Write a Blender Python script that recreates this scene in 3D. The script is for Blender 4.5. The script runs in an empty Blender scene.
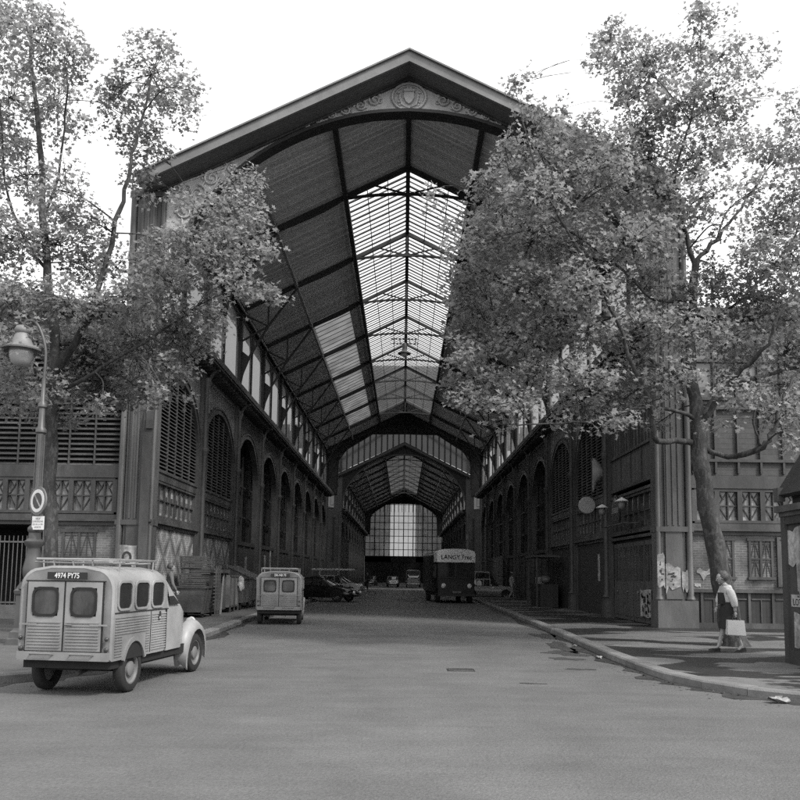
import bpy, bmesh, math, random
import numpy as np
from mathutils import Vector, Matrix
R = math.radians
PI = math.pi
random.seed(7)
scene = bpy.context.scene
COL = scene.collection

# ------------------------------------------------------------------ materials
def mat(name, v, rough=0.75, amp=0.25, scale=3.0, stretch=(1, 1, 1), bump=0.0, bscale=30.0, metal=0.0, dirt=0.0, spec=0.5):
    """grey painted / weathered surface: two octaves of noise on the base value"""
    m = bpy.data.materials.new(name); m.use_nodes = True
    nt = m.node_tree; n = nt.nodes; l = nt.links
    b = n['Principled BSDF']
    tc = n.new('ShaderNodeTexCoord'); mp = n.new('ShaderNodeMapping'); mp.inputs['Scale'].default_value = stretch
    l.new(tc.outputs['Object'], mp.inputs['Vector'])
    nz = n.new('ShaderNodeTexNoise'); nz.inputs['Scale'].default_value = scale; nz.inputs['Detail'].default_value = 8; nz.inputs['Roughness'].default_value = 0.65
    l.new(mp.outputs[0], nz.inputs['Vector'])
    mr = n.new('ShaderNodeMapRange'); mr.inputs['From Min'].default_value = 0.3; mr.inputs['From Max'].default_value = 0.7
    mr.inputs['To Min'].default_value = v * (1 - amp); mr.inputs['To Max'].default_value = v * (1 + amp)
    l.new(nz.outputs['Fac'], mr.inputs['Value'])
    out = mr.outputs[0]
    if dirt > 0:
        n2 = n.new('ShaderNodeTexNoise'); n2.inputs['Scale'].default_value = scale * 0.23; n2.inputs['Detail'].default_value = 5
        l.new(mp.outputs[0], n2.inputs['Vector'])
        m2 = n.new('ShaderNodeMapRange'); m2.inputs['From Min'].default_value = 0.42; m2.inputs['From Max'].default_value = 0.62
        m2.inputs['To Min'].default_value = 1 - dirt; m2.inputs['To Max'].default_value = 1
        l.new(n2.outputs['Fac'], m2.inputs['Value'])
        mu = n.new('ShaderNodeMath'); mu.operation = 'MULTIPLY'; l.new(out, mu.inputs[0]); l.new(m2.outputs[0], mu.inputs[1]); out = mu.outputs[0]
    l.new(out, b.inputs['Base Color'])
    b.inputs['Roughness'].default_value = rough; b.inputs['Metallic'].default_value = metal
    b.inputs['Specular IOR Level'].default_value = spec
    if bump > 0:
        nb = n.new('ShaderNodeTexNoise'); nb.inputs['Scale'].default_value = bscale; nb.inputs['Detail'].default_value = 6
        l.new(mp.outputs[0], nb.inputs['Vector'])
        bp = n.new('ShaderNodeBump'); bp.inputs['Strength'].default_value = bump; bp.inputs['Distance'].default_value = 0.02
        l.new(nb.outputs['Fac'], bp.inputs['Height']); l.new(bp.outputs[0], b.inputs['Normal'])
    return m

def nd(nt, t, **kw):
    n = nt.nodes.new(t)
    for k, v in kw.items(): setattr(n, k, v)
    return n
def mth(nt, op, a, b=None, c=None):
    n = nt.nodes.new('ShaderNodeMath'); n.operation = op
    for i, x in enumerate((a, b, c)):
        if x is None: continue
        if isinstance(x, (int, float)): n.inputs[i].default_value = x
        else: nt.links.new(x, n.inputs[i])
    return n.outputs[0]

def boards(name, v, width, axis=0, amp=0.3, rough=0.75, groove=0.35):
    """planked timber: a groove and a tone per board"""
    m = mat(name, v, rough, 0.2, 6.0, (1, 1, 1))
    nt = m.node_tree; b = nt.nodes['Principled BSDF']
    tc = [x for x in nt.nodes if x.type == 'TEX_COORD'][0]
    sp = nd(nt, 'ShaderNodeSeparateXYZ'); nt.links.new(tc.outputs['Object'], sp.inputs[0])
    c = sp.outputs[axis]
    s = mth(nt, 'DIVIDE', c, width); fr = mth(nt, 'FRACT', s); fl = mth(nt, 'FLOOR', s)
    wn = nd(nt, 'ShaderNodeTexWhiteNoise', noise_dimensions='1D'); nt.links.new(fl, wn.inputs['W'])
    tone = mth(nt, 'MULTIPLY_ADD', wn.outputs['Value'], amp, 1 - amp / 2)
    g = mth(nt, 'GREATER_THAN', fr, 0.07)
    g2 = mth(nt, 'MULTIPLY_ADD', g, 1 - groove, groove)
    base = b.inputs['Base Color'].links[0].from_socket
    r = mth(nt, 'MULTIPLY', mth(nt, 'MULTIPLY', base, tone), g2)
    nt.links.new(r, b.inputs['Base Color'])
    return m

def brick(name, v1, v2, mortar, diamond=False, sc=1.0):
    m = mat(name, v1, 0.85, 0.25, 2.5, bump=0.3, bscale=40)
    nt = m.node_tree; b = nt.nodes['Principled BSDF']
    tc = [x for x in nt.nodes if x.type == 'TEX_COORD'][0]
    mp = nd(nt, 'ShaderNodeMapping'); mp.inputs['Rotation'].default_value = (R(90), 0, 0)
    nt.links.new(tc.outputs['Object'], mp.inputs['Vector'])
    bk = nd(nt, 'ShaderNodeTexBrick'); bk.inputs['Scale'].default_value = 1.0
    bk.inputs['Brick Width'].default_value = 0.23; bk.inputs['Row Height'].default_value = 0.075; bk.inputs['Mortar Size'].default_value = 0.009
    bk.inputs['Color1'].default_value = (v1, v1, v1, 1); bk.inputs['Color2'].default_value = (v2, v2, v2, 1); bk.inputs['Mortar'].default_value = (mortar, mortar, mortar, 1)
    nt.links.new(mp.outputs[0], bk.inputs['Vector'])
    n2 = nd(nt, 'ShaderNodeTexNoise'); n2.inputs['Scale'].default_value = 1.3; n2.inputs['Detail'].default_value = 6
    nt.links.new(tc.outputs['Object'], n2.inputs['Vector'])
    mr = nd(nt, 'ShaderNodeMapRange'); mr.inputs['From Min'].default_value = 0.35; mr.inputs['From Max'].default_value = 0.65; mr.inputs['To Min'].default_value = 0.5; mr.inputs['To Max'].default_value = 1.5
    nt.links.new(n2.outputs['Fac'], mr.inputs['Value'])
    r = mth(nt, 'MULTIPLY', bk.outputs['Color'], mr.outputs[0])
    if diamond:
        sp = nd(nt, 'ShaderNodeSeparateXYZ'); nt.links.new(tc.outputs['Object'], sp.inputs[0])
        p = mth(nt, 'PINGPONG', sp.outputs[0], 0.74); q = mth(nt, 'PINGPONG', mth(nt, 'ADD', sp.outputs[2], 0.1), 0.74)
        d = mth(nt, 'ABSOLUTE', mth(nt, 'SUBTRACT', p, q))
        d2 = mth(nt, 'ABSOLUTE', mth(nt, 'SUBTRACT', d, 0.37))
        k = mth(nt, 'LESS_THAN', d, 0.11); k2 = mth(nt, 'LESS_THAN', d2, 0.07)
        kk = mth(nt, 'ADD', mth(nt, 'MULTIPLY', k, -0.45), mth(nt, 'MULTIPLY', k2, 0.5))
        r = mth(nt, 'MULTIPLY', r, mth(nt, 'ADD', kk, 1.0))
    nt.links.new(r, b.inputs['Base Color'])
    return m

def glassy(name, v, rough=0.12, noise=0.4):
    """window glass seen from the lit side: dark, glossy, a little dusty"""
    m = mat(name, v, rough, noise, 1.7, spec=0.6)
    return m

def clear(name, tint=0.85, gloss=0.12, dust=0.15):
    m = bpy.data.materials.new(name); m.use_nodes = True; nt = m.node_tree; nt.nodes.clear()
    o = nd(nt, 'ShaderNodeOutputMaterial'); t = nd(nt, 'ShaderNodeBsdfTransparent'); t.inputs[0].default_value = (tint, tint, tint, 1)
    g = nd(nt, 'ShaderNodeBsdfGlossy'); g.inputs['Roughness'].default_value = 0.08; g.inputs[0].default_value = (.9, .9, .9, 1)
    tr = nd(nt, 'ShaderNodeBsdfTranslucent'); tr.inputs[0].default_value = (.7, .7, .7, 1)
    a = nd(nt, 'ShaderNodeMixShader'); a.inputs[0].default_value = gloss; b = nd(nt, 'ShaderNodeMixShader')
    tc = nd(nt, 'ShaderNodeTexCoord'); nz = nd(nt, 'ShaderNodeTexNoise'); nz.inputs['Scale'].default_value = 0.9; nz.inputs['Detail'].default_value = 6
    nt.links.new(tc.outputs['Object'], nz.inputs['Vector'])
    f = mth(nt, 'MULTIPLY', nz.outputs['Fac'], dust * 2)
    nt.links.new(f, b.inputs[0])
    nt.links.new(t.outputs[0], a.inputs[1]); nt.links.new(g.outputs[0], a.inputs[2])
    nt.links.new(a.outputs[0], b.inputs[1]); nt.links.new(tr.outputs[0], b.inputs[2]); nt.links.new(b.outputs[0], o.inputs[0])
    return m

# ------------------------------------------------------------------ mesh builder
class MB:
    def __init__(s): s.v = []; s.f = []
    def raw(s, vs, fs):
        o = len(s.v); s.v += [tuple(p) for p in vs]; s.f += [tuple(o + i for i in f) for f in fs]; return s
    def box(s, x0, x1, y0, y1, z0, z1):
        return s.raw([(x0,y0,z0),(x1,y0,z0),(x1,y1,z0),(x0,y1,z0),(x0,y0,z1),(x1,y0,z1),(x1,y1,z1),(x0,y1,z1)],
                     [(0,3,2,1),(4,5,6,7),(0,1,5,4),(1,2,6,5),(2,3,7,6),(3,0,4,7)])
    def beam(s, a, b, w, h, up=(0, 0, 1)):
        a = Vector(a); b = Vector(b); d = (b - a).normalized(); u = Vector(up)
        r = d.cross(u)
        if r.length < 1e-4: r = d.cross(Vector((1, 0, 0)))
        r.normalize(); u = r.cross(d).normalized()
        vs = []
        for p in (a, b):
            for i, j in ((-1,-1),(1,-1),(1,1),(-1,1)): vs.append(p + r * (i * w / 2) + u * (j * h / 2))
        return s.raw(vs, [(0,1,2,3),(7,6,5,4),(0,4,5,1),(1,5,6,2),(2,6,7,3),(3,7,4,0)])
    def tube(s, pts, rad, n=8, cap=True):
        pts = [Vector(p) for p in pts]
        if isinstance(rad, (int, float)): rad = [rad] * len(pts)
        o = len(s.v); prev = None
        for i, p in enumerate(pts):
            d = (pts[min(i + 1, len(pts) - 1)] - pts[max(i - 1, 0)])
            if d.length < 1e-9: d = Vector((0, 0, 1))
            d.normalize()
            if prev is None:
                r = d.cross(Vector((0, 0, 1)))
                if r.length < 1e-3: r = Vector((1, 0, 0))
            else: r = prev - d * prev.dot(d)
            r.normalize(); prev = r; u = d.cross(r)
            for k in range(n):
                a = 2 * PI * k / n; s.v.append(tuple(p + (r * math.cos(a) + u * math.sin(a)) * rad[i]))
        for i in range(len(pts) - 1):
            for k in range(n):
                s.f.append((o + i*n + k, o + i*n + (k+1) % n, o + (i+1)*n + (k+1) % n, o + (i+1)*n + k))
        if cap:
            s.f.append(tuple(o + k for k in range(n))[::-1]); s.f.append(tuple(o + (len(pts)-1)*n + k for k in range(n)))
        return s
    def lathe(s, prof, c=(0, 0, 0), n=20, sq=False):
        o = len(s.v)
        for r, z in prof:
            for k in range(n):
                a = 2 * PI * (k + (.5 if sq else 0)) / n; s.v.append((c[0] + r*math.cos(a), c[1] + r*math.sin(a), c[2] + z))
        for i in range(len(prof) - 1):
            for k in range(n):
                s.f.append((o + i*n + k, o + i*n + (k+1) % n, o + (i+1)*n + (k+1) % n, o + (i+1)*n + k))
        s.f.append(tuple(o + k for k in range(n))[::-1]); s.f.append(tuple(o + (len(prof)-1)*n + k for k in range(n)))
        return s
    def prism(s, poly, axis, a, b):
        """poly of 2-D points extruded along axis (0,1,2) from a to b; the 2-D coordinates are the other two axes in order"""
        def P(p, t):
            q = [p[0], p[1]]; q.insert(axis, t); return tuple(q)
        n = len(poly); o = len(s.v)
        s.v += [P(p, a) for p in poly] + [P(p, b) for p in poly]
        s.f.append(tuple(o + i for i in range(n))); s.f.append(tuple(o + n + i for i in range(n))[::-1])
        for i in range(n): s.f.append((o + i, o + n + i, o + n + (i+1) % n, o + (i+1) % n))
        return s
    def strip(s, lo, hi, axis, a, b):
        """solid between two polylines lo and hi (same length, 2-D), extruded along axis"""
        for i in range(len(lo) - 1): s.prism([lo[i], lo[i+1], hi[i+1], hi[i]], axis, a, b)
        return s
    def loft(s, rings, cap=True):
        n = len(rings[0]); o = len(s.v)
        for r in rings: s.v += [tuple(p) for p in r]
        for i in range(len(rings) - 1):
            for k in range(n): s.f.append((o + i*n + k, o + i*n + (k+1) % n, o + (i+1)*n + (k+1) % n, o + (i+1)*n + k))
        if cap: s.f.append(tuple(o + k for k in range(n))[::-1]); s.f.append(tuple(o + (len(rings)-1)*n + k for k in range(n)))
        return s
    def ball(s, c, r, n=10, sx=1, sy=1, sz=1):
        pr = [(max(1e-3, math.sin(PI*i/n)) * r, -math.cos(PI*i/n) * r) for i in range(n + 1)]
        o = len(s.v); s.lathe(pr, (0, 0, 0), n * 2)
        for i in range(o, len(s.v)):
            v = s.v[i]; s.v[i] = (c[0] + v[0]*sx, c[1] + v[1]*sy, c[2] + v[2]*sz)
        return s
    def xf(s, M, start=0):
        for i in range(start, len(s.v)): s.v[i] = tuple(M @ Vector(s.v[i]))
        return s
    def mesh(s, name, smooth=None):
        me = bpy.data.meshes.new(name); me.from_pydata(s.v, [], s.f); me.update()
        bm = bmesh.new(); bm.from_mesh(me); bmesh.ops.recalc_face_normals(bm, faces=bm.faces); bm.to_mesh(me); bm.free()
        if smooth is not None:
            me.polygons.foreach_set('use_smooth', [True] * len(me.polygons)); me.set_sharp_from_angle(angle=R(smooth))
        return me

def link(name, me, material, parent=None, loc=None, rot=0.0, local=True, label=None):
    o = bpy.data.objects.new(name, me); COL.objects.link(o)
    if material is not None and not me.materials: me.materials.append(material)
    if parent is not None:
        o.parent = parent
        if not local:            # the mesh is in world coordinates
            w = Vector(parent.location)
            if parent.parent: w = w + Vector(parent.parent.location)
            o.location = -w
    if loc is not None: o.location = loc
    if rot: o.rotation_euler = (0, 0, rot)
    if label: o['label'] = label
    return o
def part(name, mb, material, parent, smooth=None, local=True, label=None, loc=None, rot=0.0):
    return link(name, mb.mesh(name, smooth), material, parent, loc, rot, local, label)
def thing(name, label, cat, loc=(0, 0, 0), rot=0.0, group=None):
    o = bpy.data.objects.new(name, None); COL.objects.link(o); o.empty_display_size = 0.3
    o.location = loc; o.rotation_euler = (0, 0, rot); o['label'] = label; o['category'] = cat
    if group: o['group'] = group
    return o
def tag(o, label, cat, group=None):
    o['label'] = label; o['category'] = cat
    if group: o['group'] = group
    return o
def struct(o): o['kind'] = 'structure'; return o
def kids(o): return [c for c in o.children]
def dup(root, loc=None, rot=None, label=None):
    def cp(o, par):
        c = o.copy(); COL.objects.link(c)
        if par is not None: c.parent = par
        for ch in [x for x in bpy.data.objects if x.parent == o]: cp(ch, c)
        return c
    r = cp(root, None)
    if loc is not None: r.location = loc
    if rot is not None: r.rotation_euler = (0, 0, rot)
    if label: r['label'] = label
    return r
def text_mesh(body, size, depth=0.002, name='lettering', sx=1.0):
    cu = bpy.data.curves.new(name, 'FONT'); cu.body = body; cu.size = size; cu.extrude = depth; cu.align_x = 'CENTER'; cu.align_y = 'CENTER'; cu.offset = size * 0.012
    cu.resolution_u = 3
    t = bpy.data.objects.new(name, cu); COL.objects.link(t)
    dg = bpy.context.evaluated_depsgraph_get(); me = bpy.data.meshes.new_from_object(t.evaluated_get(dg)); me.name = name
    bpy.data.objects.remove(t); bpy.data.curves.remove(cu)
    me.transform(Matrix.Rotation(R(90), 4, 'X') @ Matrix.Diagonal((sx, 1, 1, 1)))     # reads from -Y
    me.materials.clear()
    return me

# palette
M = {}
M['iron'] = mat('painted_iron', 0.078, 0.55, 0.42, 3.0, (1, 1, .35), dirt=0.45, bump=0.25, bscale=30)
M['iron_d'] = mat('dark_painted_iron', 0.03, 0.55, 0.35, 2.0, dirt=0.2)
M['iron_l'] = mat('pale_painted_iron', 0.19, 0.5, 0.22, 1.6, dirt=0.25, bump=0.2, bscale=20)
M['truss'] = mat('truss_iron', 0.03, 0.6, 0.3, 2.0)
M['relief'] = mat('cast_relief_paint', 0.55, 0.55, 0.22, 2.5, dirt=0.3, bump=0.4, bscale=9)
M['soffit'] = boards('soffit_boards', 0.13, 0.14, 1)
M['ceil'] = boards('roof_planks', 0.7, 0.16, 1, amp=0.45, groove=0.25)
M['roofing'] = mat('zinc_roofing', 0.2, 0.5, 0.2, 1.5, dirt=0.3)
M['slat'] = mat('louvre_timber', 0.075, 0.7, 0.4, 4.0, dirt=0.35)
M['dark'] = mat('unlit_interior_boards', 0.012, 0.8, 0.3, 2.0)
M['wood'] = boards('painted_timber', 0.075, 0.18, 0)
M['wood_d'] = boards('dark_timber', 0.035, 0.16, 0)
M['wood_h'] = boards('weatherboard', 0.075, 0.17, 2)
M['brick'] = brick('weathered_brick', 0.09, 0.13, 0.17)
M['brickx'] = brick('lozenge_brick', 0.13, 0.17, 0.22, True)
M['stone'] = mat('stone_plinth', 0.13, 0.8, 0.3, 3.0, bump=0.3, dirt=0.4)
M['pane'] = glassy('dusty_window_glass', 0.035, 0.18, 0.7)
M['pane_l'] = glassy('whitened_window_glass', 0.22, 0.3, 0.5)
M['sky_glass'] = clear('skylight_glass', 0.98, 0.04, 0.03)
M['side_glass'] = clear('clerestory_glass', 0.52, 0.06, 0.14)
M['dirty_glass'] = clear('sooty_roof_glass', 0.24, 0.04, 0.3)
M['paper'] = mat('poster_paper', 0.38, 0.85, 0.45, 9.0, dirt=0.5, bump=0.4, bscale=14)
M['ink'] = mat('printing_ink', 0.03, 0.7, 0.2, 5)
M['white'] = mat('white_enamel', 0.68, 0.4, 0.08, 4)
M['black'] = mat('black_enamel', 0.015, 0.35, 0.2, 4)
M['rubber'] = mat('tyre_rubber', 0.018, 0.85, 0.3, 8)
M['chrome'] = mat('chromed_metal', 0.6, 0.2, 0.15, 6, metal=1.0)
M['under'] = mat('underbody', 0.012, 0.8, 0.2, 4)
M['lens'] = mat('lamp_lens', 0.75, 0.15, 0.1, 8)
M['tail'] = mat('tail_lens', 0.04, 0.2, 0.1, 8)
# ------------------------------------------------------------------ ground
def smooth_line(pts, n=6):
    out = []
    P = [Vector(p) for p in pts]
    for i in range(len(P) - 1):
        a = P[max(i-1, 0)]; b = P[i]; c = P[i+1]; d = P[min(i+2, len(P)-1)]
        for k in range(n):
            t = k / n
            out.append(0.5 * ((2*b) + (c-a)*t + (2*a-5*b+4*c-d)*t*t + (3*b-a-3*c+d)*t*t*t))
    out.append(P[-1]); return out

asphalt = mat('asphalt', 0.122, 0.8, 0.16, 0.9, (1, 1, 1), bump=0.9, bscale=45, dirt=0.12, spec=0.35)
def add_layers(m, streak=0.1, speck=0.25, wet_shade=None, cracks=0.0):
    nt = m.node_tree; b = nt.nodes['Principled BSDF']; tc = [x for x in nt.nodes if x.type == 'TEX_COORD'][0]
    base = b.inputs['Base Color'].links[0].from_socket
    mp = nd(nt, 'ShaderNodeMapping'); mp.inputs['Scale'].default_value = (0.35, 3.2, 1); mp.inputs['Rotation'].default_value = (0, 0, R(-14))
    nt.links.new(tc.outputs['Object'], mp.inputs['Vector'])
    nz = nd(nt, 'ShaderNodeTexNoise'); nz.inputs['Scale'].default_value = 1.1; nz.inputs['Detail'].default_value = 7; nz.inputs['Distortion'].default_value = 0.6
    nt.links.new(mp.outputs[0], nz.inputs['Vector'])
    s = mth(nt, 'MULTIPLY_ADD', nz.outputs['Fac'], streak * 2.6, 1 - streak * 1.3)
    sp = nd(nt, 'ShaderNodeTexNoise'); sp.inputs['Scale'].default_value = 26; sp.inputs['Detail'].default_value = 8; sp.inputs['Roughness'].default_value = 0.8
    nt.links.new(tc.outputs['Object'], sp.inputs['Vector'])
    q = mth(nt, 'MULTIPLY_ADD', sp.outputs['Fac'], speck * 2.4, 1 - speck * 1.2)
    r = mth(nt, 'MULTIPLY', mth(nt, 'MULTIPLY', base, s), q)
    if cracks:
        # wandering dark joints of old tar patches
        nw = nd(nt, 'ShaderNodeTexNoise'); nw.inputs['Scale'].default_value = 0.22; nw.inputs['Detail'].default_value = 5
        nt.links.new(tc.outputs['Object'], nw.inputs['Vector'])
        d = mth(nt, 'ABSOLUTE', mth(nt, 'SUBTRACT', nw.outputs['Fac'], 0.5))
        k = mth(nt, 'LESS_THAN', d, 0.0022)
        r = mth(nt, 'MULTIPLY', r, mth(nt, 'MULTIPLY_ADD', k, -cracks, 1))
    if wet_shade:  # wet patches, with the tree's dappled shadow painted into the same dark tone
        nw = nd(nt, 'ShaderNodeTexNoise'); nw.inputs['Scale'].default_value = wet_shade[0]; nw.inputs['Detail'].default_value = 5; nw.inputs['Distortion'].default_value = 0.8
        mw = nd(nt, 'ShaderNodeMapping'); mw.inputs['Scale'].default_value = (0.5, 1.0, 1); mw.inputs['Location'].default_value = wet_shade[3]
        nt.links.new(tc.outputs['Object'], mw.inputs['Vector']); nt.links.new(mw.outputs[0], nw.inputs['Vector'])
        mr = nd(nt, 'ShaderNodeMapRange', clamp=True); mr.inputs['From Min'].default_value = wet_shade[1]; mr.inputs['From Max'].default_value = wet_shade[1] + 0.018
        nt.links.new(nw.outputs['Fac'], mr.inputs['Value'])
        r = mth(nt, 'MULTIPLY', r, mth(nt, 'MULTIPLY_ADD', mr.outputs[0], -wet_shade[2], 1))
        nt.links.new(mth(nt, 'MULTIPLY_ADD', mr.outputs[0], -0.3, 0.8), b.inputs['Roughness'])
    nt.links.new(r, b.inputs['Base Color'])
add_layers(asphalt, 0.13, 0.75, None, 0)
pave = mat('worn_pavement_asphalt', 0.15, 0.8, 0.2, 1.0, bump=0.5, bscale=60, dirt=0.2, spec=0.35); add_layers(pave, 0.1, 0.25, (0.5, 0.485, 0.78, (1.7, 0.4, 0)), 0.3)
pave_l = mat('left_pavement_asphalt', 0.105, 0.8, 0.2, 1.0, bump=0.5, bscale=60, dirt=0.3, spec=0.35); add_layers(pave_l, 0.1, 0.25, None, 0.4)
kerbm = mat('granite_kerb', 0.2, 0.7, 0.25, 3.5, bump=0.4, bscale=40, dirt=0.35)

road = MB(); road.raw([(-900, -300, 0), (900, -300, 0), (900, 1500, 0), (-900, 1500, 0)], [(0, 1, 2, 3)])
struct(part('road', road, asphalt, None))

KR = smooth_line([(4.75, 170), (4.68, 90), (4.66, 49), (4.42, 26), (4.22, 17.4), (4.24, 13.9), (4.5, 12.4), (5.37, 11.05), (7.2, 10.2), (10.5, 9.7), (40, 9.4)], 8)
KL = smooth_line([(-5.5, 170), (-5.45, 90), (-5.4, 45), (-5.28, 29), (-4.93, 19.7), (-5.14, 13.8), (-5.72, 11.9), (-7.6, 10.9), (-12, 10.6), (-40, 10.4)], 8)
def pavement(name, line, side, mm):
    # side=+1: pavement lies to the right (x greater)
    z = 0.125; kw = 0.28
    inner = []
    for i, p in enumerate(line):
        d = (line[min(i+1, len(line)-1)] - line[max(i-1, 0)]); nrm = Vector((-d.y, d.x)).normalized() * side
        inner.append(p + nrm * kw)
    m = MB()
    n = len(line); far = [(p.x, p.y, z - 0.004) for p in inner] + ([(40, 170, z - 0.004)] if side > 0 else [(-40, 170, z - 0.004)])
    m.raw(far, [tuple(range(len(far)))])
    o = struct(part(name, m, mm, None))
    k = MB(); acc = 0; seg = []
    # kerb stones about a metre long with open joints
    def put(a, b, ia, ib):
        t = (b - a).normalized() * random.uniform(0.002, 0.007); a2 = a + t; b2 = b - t; c2 = ib - t; d2 = ia + t
        bev = 0.025; up = random.uniform(-0.006, 0.006)
        def q(p, ip, zz, f): v = p + (ip - p) * f; return (v.x, v.y, zz)
        vs = []
        for (p, ip) in ((a2, d2), (b2, c2)):
            vs += [q(p, ip, -0.02, 0), q(p, ip, z - bev + up, 0), q(p, ip, z + up, 0.1), q(p, ip, z + up, 1), q(p, ip, -0.02, 1)]
        k.raw(vs, [(0,1,2,3,4), (9,8,7,6,5), (0,5,6,1), (1,6,7,2), (2,7,8,3), (3,8,9,4), (4,9,5,0)])
    i = 0
    # resample
    pts = []; ins = []
    cum = [0]
    for i in range(n - 1): cum.append(cum[-1] + (line[i+1] - line[i]).length)
    d = 0; i = 0
    while d < cum[-1]:
        while i < n - 2 and cum[i+1] < d: i += 1
        f = (d - cum[i]) / max(1e-6, cum[i+1] - cum[i]); pts.append(line[i].lerp(line[i+1], f)); ins.append(inner[i].lerp(inner[i+1], f)); d += random.uniform(.75, 1.35)
    pts.append(line[-1]); ins.append(inner[-1])
    for i in range(len(pts) - 1): put(pts[i], pts[i+1], ins[i], ins[i+1])
    struct(part('kerb', k, kerbm, None))
    g = MB()   # gutter line of damp dirt, a sheet above the road
    lo = []
    for i, p in enumerate(line):
        d = (line[min(i+1, len(line)-1)] - line[max(i-1, 0)]); nrm = Vector((-d.y, d.x)).normalized() * side
        w = 0.22 + 0.16 * math.sin(i * 1.7) + 0.1 * math.sin(i * 0.61 + 1)
        lo.append(p - nrm * max(0.1, w))
    vs = [(p.x, p.y, 0.004) for p in line] + [(p.x, p.y, 0.004) for p in lo]
    g.raw(vs, [(i, i+1, n+i+1, n+i) for i in range(n-1)])
    struct(part('gutter', g, gutterm, None))
gutterm = mat('damp_gutter', 0.05, 0.45, 0.5, 4.0, dirt=0.3)
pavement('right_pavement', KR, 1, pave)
pavement('left_pavement', KL, -1, pave_l)

# litter and small things on the road
def scrap(x, y, z, s, rot, label):
    m = MB(); n = 5; vs = []
    for j in range(n):
        for i in range(n):
            u = (i/(n-1) - .5) * s; v = (j/(n-1) - .5) * s * .7
            vs.append((u + random.uniform(-.1,.1)*s, v + random.uniform(-.08,.08)*s, random.uniform(0.003, s*.35)))
    m.raw(vs, [(j*n+i, j*n+i+1, (j+1)*n+i+1, (j+1)*n+i) for j in range(n-1) for i in range(n-1)])
    o = part('paper_scrap', m, M['paper'], None); o.location = (x, y, z); o.rotation_euler = (0, 0, rot)
    tag(o, label, 'litter'); o['group'] = 'paper litter in the right gutter'
scrap(5.05, 10.98, 0.004, 0.26, 0.3, 'crumpled white paper in the gutter at the outer bend of the right kerb')
scrap(4.02, 16.6, 0.004, 0.15, 1.2, 'small pale paper scrap in the right gutter beyond the large crumpled one')
scrap(4.12, 19.4, 0.004, 0.12, 2.2, 'tiny pale scrap in the right gutter, farthest along of the scraps')
# damp stains and old patches on the carriageway, each a thin sheet above the road
def stain(cx, cy, rx, ry, seed, z, mm):
    rr_ = random.Random(seed); n = 44; ph = [rr_.uniform(0, 6.28) for _ in range(6)]; pts = []
    for i in range(n):
        a = 2*PI*i/n; k = 1 + .28*math.sin(2*a+ph[0]) + .2*math.sin(3*a+ph[1]) + .14*math.sin(5*a+ph[2]) + .09*math.sin(9*a+ph[3]) + .05*math.sin(15*a+ph[4])
        pts.append((cx + rx*k*math.cos(a), cy + ry*k*math.sin(a), z))
    m = MB(); m.raw(pts + [(cx, cy, z)], [(i, (i+1) % n, n) for i in range(n)]); struct(part('road_stain', m, mm, None))
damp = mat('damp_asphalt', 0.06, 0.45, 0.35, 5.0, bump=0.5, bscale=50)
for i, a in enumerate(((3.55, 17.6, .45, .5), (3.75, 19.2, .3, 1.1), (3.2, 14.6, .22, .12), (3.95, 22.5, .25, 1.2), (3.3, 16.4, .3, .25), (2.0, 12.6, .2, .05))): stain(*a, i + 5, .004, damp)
m = MB(); rl_ = random.Random(5)
for i in range(420):
    q = KR[rl_.randrange(8, len(KR)-14)] if rl_.random() < .6 else KL[rl_.randrange(20, len(KL)-16)]
    off = rl_.uniform(.02, .5) ** 1.3; sx = -1 if q.x > 0 else 1; x = q.x + sx*off; y = q.y + rl_.uniform(-1.2, 1.2); s = rl_.uniform(.008, .035); a = rl_.uniform(0, 6.28)
    m.raw([(x + s*math.cos(a + k*PI/2)*(1 if k % 2 else .6), y + s*math.sin(a + k*PI/2)*(1 if k % 2 else .6), .006 + s*.4*(k == 1)) for k in range(4)], [(0, 1, 2, 3)])
dbr = part('gutter_debris', m, M['slat'] if 'slat' in M else None, None); dbr['kind'] = 'stuff'; dbr['label'] = 'scattered dead leaves and grit along both gutters'; dbr['category'] = 'litter'
t = thing('drain_cover', 'dark iron drain grate set in the middle of the roadway', 'drain cover', (1.03, 14.25, 0.0))
m = MB(); m.box(-.24, .24, -.2, .2, -0.01, .004)
part('frame', m, M['iron_d'], t)
m = MB()
for k in range(6): m.box(-.21, .21, -.17 + k*.062, -.14 + k*.062, .004, .012)
part('grate', m, M['iron'], t)
# ------------------------------------------------------------------ the pavilions
BAY = 6.4; Y0 = 25.3; XW = 8.1; NB = 9
CX = 3.2; HW = 2.8; SPR = 6.15; RISE = 2.3; SH = 0.5
def arch_z(x, hw=HW, rise=RISE, spr=SPR):
    t = 1 - ((x - CX) / hw) ** 2
    return spr + rise * math.sqrt(max(0, t))
def mb_column():
    m = MB()
    m.box(-.30, .30, -.34, .02, 0, .75); m.box(-.26, .26, -.30, .02, .75, .85)
    m.box(-.22, .22, -.16, .02, .85, 9.7)
    m.lathe([(.14, .85), (.17, .9), (.115, 1.0), (.105, 6.15), (.12, 6.2), (.17, 6.35), (.19, 6.42), (.19, 6.5), (.11, 6.55), (.1, 8.9), (.17, 9.1), (.19, 9.3)], (0, -.2, 0), 12)
    # curved bracket under the cornice
    for k in range(6):
        a0 = k/6*PI/2; a1 = (k+1)/6*PI/2
        m.beam((0, -.22 - .5*(1-math.cos(a0)), 8.75 + .9*math.sin(a0)), (0, -.22 - .5*(1-math.cos(a1)), 8.75 + .9*math.sin(a1)), .1, .1, (1,0,0))
    return m
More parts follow.
